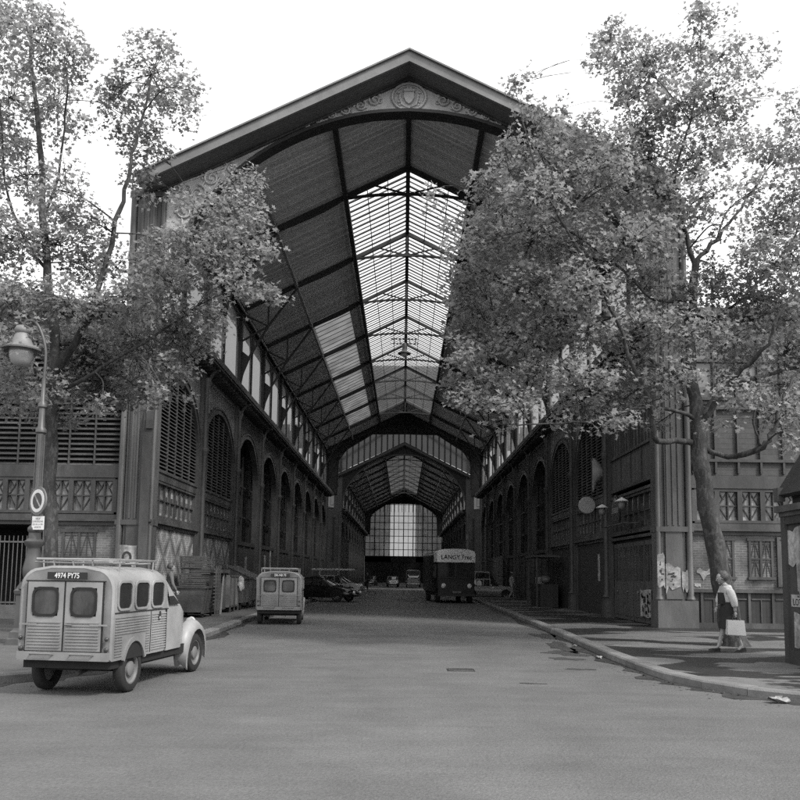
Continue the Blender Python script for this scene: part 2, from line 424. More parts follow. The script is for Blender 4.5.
def mb_archband():
    m = MB(); N = 28
    def ell(o, k): a = PI * k / N; return (CX - (HW + o) * math.cos(a), SPR + (RISE + o) * math.sin(a))
    m.strip([ell(0, k) for k in range(N+1)], [ell(.2, k) for k in range(N+1)], 1, -.09, .2)
    m.strip([ell(.2, k) for k in range(N+1)], [ell(.26, k) for k in range(N+1)], 1, -.13, .1)
    for x in (CX - HW - .1, CX + HW + .1): m.box(x - .1, x + .1, -.088, .2, 0, SPR)
    return m
def mb_spandrel():
    m = MB(); N = 40; xs = [.22 + (BAY - .44) * k / N for k in range(N+1)]
    lo = [(x, max(arch_z(x, HW + .15, RISE + .15), SPR)) for x in xs]
    m.strip(lo, [(x, 9.7) for x in xs], 1, 0, .12)
    for x in [.35 + .39*k for k in range(15)]:
        z = arch_z(x + .06, HW + .3, RISE + .3) if abs(x + .06 - CX) < HW + .3 else SPR
        if z < 9.2: m.box(x, x + .13, -.05, 0.01, z, 9.7)
    m.box(.22, BAY - .22, -.06, .01, 9.35, 9.47)
    return m
def mb_louvres(arched=True, x0=CX - HW, x1=CX + HW, z0=4.98, z1=None, pitch=.128, mull=6):
    m = MB(); z = z0 + .06
    top = SPR + RISE if arched else z1
    while z < top - .05:
        if arched and z > SPR:
            h = HW * math.sqrt(max(0, 1 - ((z - SPR) / RISE) ** 2)); a, b = CX - h, CX + h
        else: a, b = x0, x1
        if b - a > .3:
            m.raw([(a,.0,z-.05),(b,.0,z-.05),(b,.10,z+.03),(a,.10,z+.03),(a,.0,z-.025),(b,.0,z-.025),(b,.10,z+.055),(a,.10,z+.055)],
                  [(0,3,2,1),(4,5,6,7),(0,1,5,4),(1,2,6,5),(2,3,7,6),(3,0,4,7)])
        z += pitch
    for k in range(1, mull):
        x = x0 + (x1 - x0) * k / mull
        zt = (arch_z(x) if arched else z1)
        m.box(x - .025, x + .025, -.01, .13, z0, zt)
    return m
def mb_back(x0, x1, z0, z1, y=.3, arched=False):
    m = MB()
    m.box(x0, x1, y, y + .1, z0, z1); return m
def mb_windowband(x0, x1, z0=3.45, z1=4.6, n=9, cross=False):
    """frames, pane mesh returned apart"""
    f = MB(); g = MB(); w = (x1 - x0) / n
    g.box(x0, x1, .1, .12, z0, z1)
    f.box(x0, x1, -.03, .14, z0 - .05, z0 + .04); f.box(x0, x1, -.03, .14, z1 - .05, z1 + .04)
    for k in range(n + 1): q = .075 if cross else .04; f.box(x0 + k*w - q, x0 + k*w + q, .026 if not cross else -.034, .137, z0 + .001, z1 - .001)
    zc = (z0 + z1) / 2
    for k in range(n):
        a = x0 + k*w + (.085 if cross else .05); b = x0 + (k+1)*w - (.085 if cross else .05); c = (a + b) / 2
        if cross:
            f.box(c - .02, c + .02, .02, .1, z0, z1); f.box(a, b, .03, .1, zc - .02, zc + .02)
            for (p, q) in (((a, zc), (c, z1 - .05)), ((c, z1 - .05), (b, zc)), ((b, zc), (c, z0 + .05)), ((c, z0 + .05), (a, zc))):
                f.beam((p[0], .07, p[1]), (q[0], .07, q[1]), .03, .025, (0, 1, 0))
            f.beam((a, .06, z1 - .05), (a + .16, .06, z1 - .3), .03, .02, (0, 1, 0)); f.beam((b, .06, z1 - .05), (b - .16, .06, z1 - .3), .03, .02, (0, 1, 0))
        else:
            f.box(a, b, .03, .1, zc - .02, zc + .02)
    return f, g
def mb_ledge(x0, x1):
    m = MB(); m.box(x0, x1, -.06, .12, 3.08, 3.2); m.box(x0, x1, -.16, .12, 3.2, 3.28); m.box(x0, x1, -.1, .12, 3.28, 3.4); m.box(x0, x1, -.05, .14, 4.64, 4.98); m.box(x0, x1, -.09, .12, 4.9, 4.975)
    return m
def pane_variation(name, lo, hi, cell, rough=0.15):
    m = mat(name, 0.05, rough, 0.3, 2.0, spec=0.6); nt = m.node_tree; b = nt.nodes['Principled BSDF']
    tc = [x for x in nt.nodes if x.type == 'TEX_COORD'][0]; sp = nd(nt, 'ShaderNodeSeparateXYZ'); nt.links.new(tc.outputs['Object'], sp.inputs[0])
    a = mth(nt, 'FLOOR', mth(nt, 'DIVIDE', sp.outputs[0], cell)); c = mth(nt, 'FLOOR', mth(nt, 'DIVIDE', sp.outputs[2], 0.6))
    cb = nd(nt, 'ShaderNodeCombineXYZ'); nt.links.new(a, cb.inputs[0]); nt.links.new(c, cb.inputs[1])
    wn = nd(nt, 'ShaderNodeTexWhiteNoise', noise_dimensions='2D'); nt.links.new(cb.outputs[0], wn.inputs['Vector'])
    nz = nd(nt, 'ShaderNodeTexNoise'); nz.inputs['Scale'].default_value = 4; nt.links.new(tc.outputs['Object'], nz.inputs['Vector'])
    r = mth(nt, 'MULTIPLY_ADD', mth(nt, 'MULTIPLY', wn.outputs['Value'], nz.outputs['Fac']), (hi - lo) * 1.6, lo)
    nt.links.new(r, b.inputs['Base Color']); return m
M['panes'] = pane_variation('mixed_old_panes', 0.05, 0.42, 0.31)
M['panes_x'] = pane_variation('lattice_window_panes', 0.08, 0.34, 0.35)

def bricked_panel(x0, x1, mm=None):
    m = MB(); m.box(x0, x1, .0, .14, 0, 3.08); return m

MESH = {}
M['pier'] = mat('corner_pier_paint', 0.105, 0.5, 0.35, 2.5, (1, 1, .3), dirt=0.45, bump=0.2, bscale=25)
def cached(key, fn, smooth=None):
    if key not in MESH:
        MESH[key] = fn().mesh(key, smooth)
    return MESH[key]

def street_bay(root, kind, k, side):
    """one 6.4 m bay of the wall along the covered street, parented to the pavilion"""
    o = Vector(root.location)
    yk = Y0 - SH + k * BAY
    if side < 0: loc = Vector((-XW, yk, 0)) - o; rot = R(90)
    else: loc = Vector((XW, yk + BAY, 0)) - o; rot = R(-90)
    def P(name, key, fn, mm, smooth=None, label=None):
        me = cached(key + mm.name, fn, smooth)
        return link(name, me, mm, root, loc, rot, True, label)
    colloc = Vector((-XW if side < 0 else XW, yk, 0)) - o
    if k > 0: link('column', cached('column', mb_column, 40), M['iron'], root, colloc, rot)
    if kind != 'office':
        P('arch_surround', 'arch_surround', mb_archband, M['iron'], 30)
        P('spandrel', 'spandrel', mb_spandrel, M['iron_l'] if kind == 'louvre' else M['spandrel_d'])
    if kind == 'louvre':
        P('louvre_panel', 'louvre_panel', lambda: mb_louvres(), M['slat'])
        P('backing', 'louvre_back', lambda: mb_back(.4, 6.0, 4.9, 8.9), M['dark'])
        P('window_frame', 'wb_frame', lambda: mb_windowband(.4, 6.0, n=9)[0], M['iron'])
        P('window_panes', 'wb_pane', lambda: mb_windowband(.4, 6.0, n=9)[1], M['panes'])
        P('ledge', 'ledge', lambda: mb_ledge(.22, 6.18), M['iron'])
        P('brick_panel', 'brickx_panel', lambda: bricked_panel(.3, 6.1), M['brickx'] if side < 0 else M['wood_d'])
    elif kind == 'open':
        def low():
            m = MB(); m.box(.3, 6.1, .05, .2, 0, 3.0); m.box(.22, 6.18, -.02, .25, 3.0, 3.2)
            for x in (1.6, 3.2, 4.8): m.box(x-.05, x+.05, 0, .1, 0, 3.0)
            return m
        P('board_wall', 'board_wall', low, M['wood_d'])
        def glz():
            m = MB()
            for x in (1.3, 2.25, 3.2, 4.15, 5.1): m.box(x-.04, x+.04, .55, .65, 3.2, arch_z(x))
            for z in (4.6, 6.2): m.box(.4, 6.0, .56, .64, z-.05, z+.05)
            return m
        P('arch_glazing_bars', 'arch_glazing_bars', glz, M['iron_d'])
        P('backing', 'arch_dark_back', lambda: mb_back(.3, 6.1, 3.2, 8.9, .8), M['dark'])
M['spandrel_d'] = mat('sooty_spandrel_paint', 0.06, 0.6, 0.3, 2.0, dirt=0.3)

def cornice(root, side, y0, y1):
    m = MB(); s = 1 if side > 0 else -1
    def b(xa, xb, z0, z1): m.box(min(s*xa, s*xb), max(s*xa, s*xb), y0, y1, z0, z1)
    b(7.35, 8.22, 9.7, 9.78); b(7.3, 7.55, 9.78, 10.02); b(7.55, 8.4, 9.98, 10.08)
    n = int((y1 - y0) / 0.53)
    for i in range(n): yy = y0 + .3 + i * .53; m.box(min(s*7.5, s*8.06), max(s*7.5, s*8.06), yy, yy + .1, 9.56, 9.7)
    part('cornice', m, M['iron'], root, local=False)

def lantern_roof(root, side, y0, y1):
    s = 1 if side > 0 else -1; m = MB()
    def b(xa, xb, z0, z1, ya=y0, yb=y1): m.box(min(s*xa, s*xb), max(s*xa, s*xb), ya, yb, z0, z1)
    m.prism([(s*8.9, 10.1), (s*24, 13.2), (s*40, 10.1)], 1, y0 + .1, y1)
    part('roof', m, M['roofing'], root, local=False)

# ---- front elevation helper: things drawn facing -Y at plane Y0
def front(root, side, name, mb, mm, smooth=None, label=None):
    """mb is in local x (away from the street), y out = -"""
    if side < 0:
        for i, v in enumerate(mb.v): mb.v[i] = (-v[0], v[1], v[2])
    for i, v in enumerate(mb.v): mb.v[i] = (v[0], v[1] + Y0, v[2])
    return part(name, mb, mm, root, smooth, local=False, label=label)

def corner_pier(root, side):
    m = MB()
    m.box(7.96, 9.02, -.02, .42, 0.1, 14.25)
    m.box(8.1, 8.86, -.1, -.02, .95, 14.0); m.box(8.22, 8.74, -.16, -.1, 1.0, 13.9)
    m.lathe([(.13, .95), (.15, 1.0), (.1, 1.12), (.1, 13.8), (.15, 14.0)], (8.98, -.12, 0), 12)
    m.lathe([(.11, .95), (.13, 1.0), (.085, 1.12), (.085, 13.8), (.13, 14.0)], (8.0, -.12, 0), 12)
    m.box(7.9, 9.16, -.3, .44, 0.1, .95)
    for z in (3.1, 13.9): m.box(7.93, 9.1, -.2, .44, z, z + .16)
    for x in (8.3, 8.48, 8.66): m.box(x-.03, x+.03, -.19, -.16, 3.3, 13.8)
    return front(root, side, 'corner_pier', m, M['pier'], 40)

def window_grille(root, side, x0, x1, z0, z1, n=2):
    f = MB(); f.box(x0-.08, x1+.08, -.05, .05, z1, z1+.09); f.box(x0-.08, x1+.08, -.08, .05, z0-.09, z0)
    for x in [x0 + (x1-x0)*k/n for k in range(n+1)]: f.box(x-.035, x+.035, -.04, .03, z0, z1)
    zc = (z0+z1)/2; f.box(x0, x1, -.03, .03, zc-.025, zc+.025)
    w = (x1-x0)/n
    for k in range(n):
        a = x0 + k*w + .04; b = a + w - .08; c = (a+b)/2
        for (za, zb) in ((z0, zc), (zc, z1)):
            f.beam((a, -.01, za), (c, -.01, zb), .016, .016, (0,1,0)); f.beam((b, -.01, za), (c, -.01, zb), .016, .016, (0,1,0))
            f.beam((c, -.01, za), (c, -.01, zb), .016, .016, (0,1,0)); f.beam((a, -.01, zb-.1), (b, -.01, zb-.1), .012, .012, (0,1,0))
    w_ = front(root, side, 'window', f, M['iron'])
    g = MB(); g.box(x0, x1, .02, .05, z0, z1)
    if side < 0: g.v = [(-v[0], v[1], v[2]) for v in g.v]
    g.v = [(v[0], v[1] + Y0, v[2]) for v in g.v]
    part('pane', g, M['pane'], w_, local=True)

def pavilion(side):
    s = side
    root = thing('market_pavilion', '', 'market hall', (s * 8.1, Y0, 0))
    kinds = ['louvre', 'louvre'] + ['open'] * 7 if side < 0 else ['office', 'louvre', 'louvre'] + ['open'] * 6
    for k, kd in enumerate(kinds): street_bay(root, kd, k, side)
    cornice(root, side, Y0 + .44, Y0 + NB * BAY)
    lantern_roof(root, side, Y0, Y0 + NB * BAY)
    # hidden faces so that it is a real box: far wall and core wall
    m = MB()
    m.box(min(s*9.3, s*40), max(s*9.3, s*40), Y0 + NB*BAY - .3, Y0 + NB*BAY, 0, 10.1)
    m.box(min(s*39.7, s*40), max(s*39.7, s*40), Y0, Y0 + NB*BAY - .3, 0, 10.1)
    part('rear_wall', m, M['brick'], root, local=False)
    corner_pier(root, side)
    return root

LP = pavilion(-1); LP['label'] = 'left iron market pavilion with two louvred arches, lozenge brickwork and a railed gateway'
RP = pavilion(1); RP['label'] = 'right iron market pavilion with panelled corner office, torn posters and lattice windows'

# ---------------- left front elevation (x measured away from the street)
S = -1
m = mb_louvres(False, 9.1, 23.0, 4.98, 9.1, .165, 17); front(LP, S, 'louvre_panel', m, M['slat'])
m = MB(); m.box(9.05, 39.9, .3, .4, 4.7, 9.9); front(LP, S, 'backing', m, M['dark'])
m = mb_louvres(False, 23.0, 39.0, 4.98, 9.1, .33, 10); front(LP, S, 'louvre_panel', m, M['slat'])
f, g = mb_windowband(9.2, 38.6, 3.5, 4.55, 42, True); front(LP, S, 'window_frame', f, M['iron']); front(LP, S, 'window_panes', g, M['panes_x'])
m = MB(); m.box(9.02, 39.9, -.06, .12, 3.08, 3.2); m.box(9.02, 39.9, -.18, .12, 3.2, 3.27); m.box(9.02, 39.9, -.1, .12, 3.27, 3.42); m.box(9.02, 39.9, -.06, .14, 4.6, 4.98); m.box(9.02, 39.9, -.1, .12, 9.1, 9.3)
m.box(9.02, 39.9, -.02, .2, 9.3, 9.9); m.box(9.02, 39.9, -.5, .2, 9.9, 10.15); front(LP, S, 'ledge', m, M['iron'])
m = MB(); m.box(9.02, 11.3, 0, .3, 0.0, 3.08); m.box(17.9, 39.9, 0, .3, 0, 3.08); front(LP, S, 'brick_panel', m, M['brick'])
m = MB(); m.box(9.02, 11.08, -.06, -.001, 0.1, .9); front(LP, S, 'plinth', m, M['stone'])
for xx in (11.1, 17.8): m = MB(); m.box(xx, xx+.28, -.1, .2, .1, 3.08); front(LP, S, 'gate_post', m, M['stone'])
window_grille(LP, S, 9.75, 10.75, 1.3, 2.85, 2)
# railed gateway, deep porch behind
m = MB()
for k in range(46): m.tube([(11.5 + k*.14, 0, .55), (11.5 + k*.14, 0, 2.72)], .016, 5)
for z in (.6, 2.5): m.box(11.4, 17.9, -.025, .025, z, z+.05)
front(LP, S, 'railing', m, M['pier'])
m = MB(); m.box(11.4, 17.85, -.04, .12, 0.1, .55); front(LP, S, 'railing_plinth', m, M['stone'])
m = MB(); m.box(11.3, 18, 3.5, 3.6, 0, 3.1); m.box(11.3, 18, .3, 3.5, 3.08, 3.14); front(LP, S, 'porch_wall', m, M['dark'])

# ---------------- right front elevation
S = 1
m = MB(); m.box(9.05, 39.9, .06, .3, 4.9, 7.05); front(RP, S, 'weatherboard_panel', m, M['wood_h'])
m = MB()
for k in range(43):
    x = 9.2 + k*.72; m.box(x-.035, x+.035, -.03, .07, 4.98, 9.9)
for z in (5.35, 7.05, 7.35, 8.6): m.box(9.05, 39.9, -.04, .08, z, z+.09)
front(RP, S, 'mullions', m, M['iron'])
m = MB(); m.box(9.05, 39.9, .07, .1, 7.1, 9.9); front(RP, S, 'clerestory_panes', m, pane_variation('tall_front_panes', 0.08, 0.3, 0.72))
f, g = mb_windowband(9.2, 38.72, 3.45, 4.45, 41, True); front(RP, S, 'window_frame', f, M['iron']); front(RP, S, 'window_panes', g, M['panes_x'])
m = MB(); m.box(9.02, 39.9, -.06, .12, 3.02, 3.14); m.box(9.02, 39.9, -.18, .12, 3.14, 3.21); m.box(9.02, 39.9, -.1, .12, 3.21, 3.38); m.box(9.02, 39.9, -.06, .14, 4.5, 4.9)
m.box(9.02, 39.9, -.02, .2, 9.9, 10.0); m.box(9.02, 39.9, -.5, .2, 10.0, 10.25); front(RP, S, 'ledge', m, M['iron'])
m = MB(); m.box(9.02, 39.9, 0, .3, 1.3, 3.02); front(RP, S, 'brick_panel', m, M['brick'])
m = MB(); m.box(9.02, 39.9, -.02, .3, .1, 1.22); front(RP, S, 'base_boards', m, M['wood_d'])
m = MB(); m.box(9.02, 39.9, -.12, .3, 1.22, 1.32)
for k in range(40):
    x = 9.35 + k*.74; m.box(x-.04, x+.04, -.07, -.015, .25, 1.22)
    m.box(x+.08, x+.66, -.05, -.015, 1.0, 1.04); m.box(x+.36, x+.39, -.05, -.015, .3, 1.0)
m.box(9.02, 39.9, -.08, .0, .1, .28)
front(RP, S, 'base_frame', m, M['iron'])
window_grille(RP, S, 9.98, 10.38, 1.72, 2.85, 1); window_grille(RP, S, 10.9, 11.6, 1.72, 2.85, 2)
m = MB(); m.box(11.82, 13.6, -.06, 0, 1.5, 2.9); front(RP, S, 'shutter_board', m, mat('grey_shutter_board', 0.1, 0.7, 0.2, 1.5))
m = MB()
for (a, b, c, d) in ((11.74, 13.68, 1.42, 1.5), (11.74, 13.68, 2.9, 2.98), (11.74, 11.82, 1.5, 2.9), (13.6, 13.68, 1.5, 2.9)): m.box(a, b, -.09, 0.01, c, d)
front(RP, S, 'shutter_frame', m, M['iron'])

# ---------------- right street side, first bay: the office front
def office(name, mb, mm, label=None):
    me = mb.mesh(name); return link(name, me, mm, RP, Vector((XW, Y0 - SH + BAY, 0)) - Vector(RP.location), R(-90), True, label)
m = MB(); m.box(.22, 5.46, 0, .15, 4.9, 6.15); m.box(.22, 5.46, 0, .15, 7.5, 9.7); office('board_panel', m, M['wood'])
m = MB()
for x in (.22, 1.5, 2.8, 4.1, 5.5): m.box(x, x+.07, -.04, .1, 4.9, 9.7)
for z in (4.6, 4.86, 6.12, 7.45, 3.02, 3.2): m.box(.22, 5.46, -.08, .1, z, z+.1)
for k in range(14): m.box(.3 + k*.38, .34 + k*.38, -.02, .1, 6.2, 7.5)
office('timber_frame', m, M['iron'])
m = MB(); m.box(.22, 5.46, .06, .1, 6.15, 7.5); office('upper_panes', m, M['pane_l'])
f, g = mb_windowband(.3, 5.5, 3.32, 4.55, 8); office('window_frame', f, M['iron']); office('window_panes', g, pane_variation('office_panes', 0.02, 0.1, 0.65))
m = MB()
m.box(.22, 5.46, .12, .2, 0, 3.0)
office('lower_boarding', m, M['wood_d'])
for i, x in enumerate((.45, 1.75, 3.05, 4.35)):
    m = MB(); m.box(x, x+1.15, -.02, .12, .15, 2.9)
    for (a, b, c, d) in ((x+.06, x+.52, .3, 1.3), (x+.63, x+1.09, .3, 1.3)): m.box(a, b, -.045, -.02, c, d)
    dr = office('door', m, M['wood'])
    g = MB(); g.box(x+.08, x+.5, -.03, -.02, 1.55, 2.75); g.box(x+.65, x+1.07, -.03, -.02, 1.55, 2.75); link('pane', g.mesh('pane'), M['pane'], dr)
    h = MB()
    for xx in (x+.29, x+.86): h.box(xx-.012, xx+.012, -.045, -.025, 1.55, 2.75)
    for z in (1.95, 2.35): h.box(x+.08, x+.5, -.042, -.028, z-.012, z+.012); h.box(x+.65, x+1.07, -.042, -.028, z-.012, z+.012)
    link('glazing_bars', h.mesh('glazing_bars'), M['iron'], dr)
    hd = MB(); hd.ball((x+.57, -.06, 1.15), .035, 5); link('handle', hd.mesh('handle', 60), M['iron_l'], dr)
# wooden pilaster faces between office and first arch
# ------------------------------------------------------------------ roofs over the covered street
RID, EDG_X, EDG_Z, MID_X, MID_Z, EAV_X, EAV_Z = 18.45, 2.56, 17.12, 5.37, 15.75, 8.06, 14.4
ARCH = [(0, 17.06), (1.3, 16.96), (2.61, 16.64), (3.95, 16.08), (5.25, 15.25), (6.31, 14.21), (7.0, 13.3), (7.45, 12.5), (7.72, 11.8), (7.86, 11.0)]
def archline(n=5):
    P = smooth_line([(a, b) for a, b in ARCH], n); return [(p.x, p.y) for p in P]
def slope(x, top=RID, k=0.502): return top - abs(x) * k

def truss_mesh():
    m = MB()
    for s in (-1, 1):
        m.beam((0, 0, RID), (s*EAV_X, 0, EAV_Z), .11, .18)                     # rafter
        # skylight tie arc
        pr = None
        for i in range(9):
            t = i/8; x = s*EDG_X*t; z = 17.32 - .22*t*t
            if pr: m.beam(pr, (x, 0, z), .1, .1)
            pr = (x, 0, z)
        m.beam((0, 0, 17.32), (s*1.35, 0, slope(1.35) - .1), .06, .06)
        # heavy haunch arc skylight edge -> mid purlin
        lo = []; hi = []
        for i in range(9):
            t = i/8; x = EDG_X + (MID_X - EDG_X)*t; hi.append((s*x, slope(x)+.02)); lo.append((s*x, EDG_Z - .05 - 1.28*t - .16*math.sin(PI*t*.9)*(1-t) - .2*t))
        m.strip(lo, hi, 1, -.04, .04)
        # long raking strut down to the post
        a = (s*MID_X, 0, MID_Z - .15); b = (s*6.75, 0, 13.65); c = (s*7.6, 0, 12.15); d = (s*8.0, 0, 11.1)
        for p, q in ((a, b), (b, c), (c, d)): m.beam(p, q, .08, .1)
        m.beam((s*6.75, 0, 13.65), (s*6.75, 0, slope(6.75) - .1), .07, .07)
        m.beam((s*6.75, 0, 13.65), (s*8.0, 0, 14.25), .07, .08)
        m.beam((s*6.75, 0, 13.65), (s*8.0, 0, 12.9), .07, .08)
        m.prism([(s*7.62, 12.1), (s*8.0, 12.4), (s*8.0, 10.6), (s*7.9, 11.2)], 1, -.05, .05)
    m.beam((0, 0, RID), (0, 0, 17.28), .09, .09, (0, 1, 0))
    return m
def post_mesh(s):
    m = MB(); m.box(-.13, .13, -.16, .16, 9.9, 14.45)
    m.box(-.17, .17, -.25, .25, 9.9, 10.5); m.box(-.16, .16, -.24, .24, 13.9, 14.2)
    return m
def clerestory_meshes(s):
    """frames and panes of one bay, y from 0 to BAY, at x=0"""
    f = MB(); g = MB(); W = BAY
    f.box(-.08, .08, .2, W-.2, 10.1, 10.42); f.box(-.08, .08, .2, W-.2, 14.1, 14.4)
    f.box(-.07, .07, W/2-.09, W/2+.09, 10.4, 14.1)
    for (a, b) in ((.21, W/2-.09), (W/2+.09, W-.21)):
        w = b - a
        f.prism([(a, 14.1), (a+.62, 14.1), (a, 12.8)], 0, -.05, .05); f.prism([(b, 14.1), (b, 12.8), (b-.62, 14.1)], 0, -.05, .05)
        g.box(-.012, .012, a, b, 10.42, 14.1)
    return f, g
def nave(name, label, y0, nb, sky_from, sky_to, dirty=()):
    root = thing(name, label, 'market roof', (0, y0, 0))
    tm = cached('truss', truss_mesh); pm = cached('post', lambda: post_mesh(1))
    fm = cached('clere_frame', lambda: clerestory_meshes(1)[0]); gm = cached('clere_glass', lambda: clerestory_meshes(1)[1])
    for k in range(1, nb + 1):
        link('truss', tm, M['truss'], root, (0, k*BAY, 0))
    for s in (-1, 1):
        for k in range(1, nb + 1): link('post', pm, M['iron_d'], root, (s*8.12, k*BAY, 0))
        for k in range(nb):
            w = link('clerestory_window', fm, M['iron_d'], root, (s*8.16, k*BAY, 0))
            link('pane', gm, M['side_glass'], w)
    L = nb*BAY
    # purlins, plates and ridge
    m = MB()
    for s in (-1, 1):
        m.box(min(s*7.94, s*8.3), max(s*7.94, s*8.3), .4, L, 14.38, 14.6)
        m.box(s*EDG_X-.09, s*EDG_X+.09, .4, L, EDG_Z-.12, EDG_Z+.1)
    m.box(-.09, .09, .4, L, RID-.05, RID+.12)
    part('purlin', m, M['truss'], root)
    m = MB()
    for s in (-1, 1):
        m.box(s*MID_X-.06, s*MID_X+.06, .4, L, MID_Z-.2, MID_Z-.02)
        m.box(s*7.9-.03, s*7.9+.03, .4, L, 14.28, 14.38)
    part('purlin', m, M['purl_l'], root)
    # planked slopes
    T = .1
    def slab(mb, s, xa, xb, ya, yb, lift=.13):
        mb.prism([(s*xa, slope(xa)+lift), (s*xb, slope(xb)+lift), (s*xb, slope(xb)+lift+T), (s*xa, slope(xa)+lift+T)], 1, ya, yb)
    for s in (-1, 1):
        m = MB()
        slab(m, s, MID_X, 8.75, .4, L)
        ya, yb = sky_from*BAY, sky_to*BAY
        slab(m, s, 0, EDG_X, .4, ya); slab(m, s, 0, EDG_X, yb, L)
        cuts = [d*BAY for d in range(nb)]
        if s < 0 and dirty:
            slab(m, s, EDG_X, MID_X, .4, dirty[0]*BAY); slab(m, s, EDG_X, MID_X, (dirty[-1]+1)*BAY, L)
            slab(m, s, EDG_X, EDG_X+.75, dirty[0]*BAY, (dirty[-1]+1)*BAY)
            g = MB(); slab(g, s, EDG_X+.75, MID_X, dirty[0]*BAY, (dirty[-1]+1)*BAY, .15)
            gb = MB()
            for q in range(int((dirty[-1]+1-dirty[0])*BAY/.8)):
                yq = dirty[0]*BAY + .4 + q*.8; gb.beam((s*(EDG_X+.75), yq, slope(EDG_X+.75)+.12), (s*MID_X, yq, slope(MID_X)+.12), .035, .03)
            part('glazing_bars', gb, M['glazbar'], root)
            part('sooty_rooflight', g, M['dirty_glass'], root, label='dim sooted glass strip in the left slope')
        else: slab(m, s, EDG_X, MID_X, .4, L)
        part('roof_slope', m, M['ceil'], root)
        g = MB(); slab(g, s, .0, EDG_X, ya, yb, .16)
        # thin pane
        g = MB(); g.prism([(0, slope(0)+.16), (s*EDG_X, slope(EDG_X)+.16), (s*EDG_X, slope(EDG_X)+.175), (0, slope(0)+.175)], 1, ya, yb)
        part('skylight', g, M['sky_glass'], root)
        b = MB(); n = int((yb-ya)/.43)
        for i in range(n + 1):
            y = ya + (yb-ya)*i/n; w = .05 if i % 2 else .12
            b.beam((0, y, slope(0)+.12), (s*EDG_X, y, slope(EDG_X)+.12), w, .05)
        for x in (.85, 1.7): b.beam((s*x, ya, slope(x)+.06), (s*x, yb, slope(x)+.06), .035, .04)
        part('glazing_bars', b, M['glazbar'], root)
    return root
M['purl_l'] = mat('pale_edge_purlin', 0.3, 0.4, 0.2, 2.0)
M['glazbar'] = mat('zinc_glazing_bar', 0.09, 0.5, 0.3, 2.0)

POLY = [(0, 16.4), (3.4, 16.35), (5.95, 14.75), (6.8, 14.0), (6.95, 13.0), (6.95, 10.6)]
def gable(root, y, mm=None, poly=False, rib=None, cop=None):
    """arched gable wall with overhanging verge; y is the wall face in the root's frame"""
    mm = mm or M['relief']
    A = POLY if poly else archline(4)
    for s in (-1, 1):
        m = MB()
        lo = [(s*x, z) for x, z in A]; hi = [(s*x, 18.2 - abs(x)*.49) for x, z in A]
        m.strip(lo, hi, 1, y, y + .35)
        x = A[-1][0]
        m.prism([(s*x, 9.8), (s*x, 18.2 - x*.49), (s*8.05, 14.26), (s*8.05, 9.8)], 1, y, y+.35)
        # spandrel pierced by the pointed light is set back: plain panel
        part('gable_wall', m, mm, root)
        b = MB(); A2 = A; off = []
        for i, p in enumerate(A2):
            a = Vector(A2[max(i-1,0)]); c = Vector(A2[min(i+1,len(A2)-1)]); d = (c-a).normalized(); nn = Vector((d.y, -d.x))
            off.append((nn, p))
        inn = [(s*(p[0]+n_.x*.06), p[1]+n_.y*.06) for n_, p in off]; out = [(s*(p[0]-n_.x*.05), p[1]-n_.y*.05) for n_, p in off]
        b.strip(inn, out, 1, y-.1, y+.4)
        part('arch_rib', b, M['iron_d'] , root)
        # moulding along the underside of the verge, verge boards, coping
        v = MB()
        v.prism([(0, 18.16), (s*8.75, 18.16-8.75*.49), (s*8.75, 18.11-8.75*.49), (0, 18.11)], 1, y-.1, y)
        v.prism([(0, 18.2), (s*8.8, 18.2-8.8*.49), (s*8.8, 18.165-8.8*.49), (0, 18.165)], 1, y-.18, y+.3)
        part('verge_moulding', v, M['iron'], root)
        v = MB()
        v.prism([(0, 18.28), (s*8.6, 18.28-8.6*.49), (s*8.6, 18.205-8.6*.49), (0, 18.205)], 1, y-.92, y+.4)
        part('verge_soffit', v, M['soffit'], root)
        v = MB()
        v.prism([(0, 18.50), (s*8.65, 18.50-8.65*.495), (s*8.65, 18.15-8.65*.49), (0, 18.15)], 1, y-1.02, y-.92)
        v.prism([(0, 18.56), (s*8.7, 18.56-8.7*.495), (s*8.7, 18.502-8.7*.495), (0, 18.502)], 1, y-1.1, y+.4)
        part('coping', v, cop or M['iron_l'], root)

ROOF = nave('arcade_roof', 'tall iron roof over the near covered street with arched gable and bright glazed ridge', Y0, 9, 1, 8, (3, 4, 5, 6, 7))
gable(ROOF, 0.0)
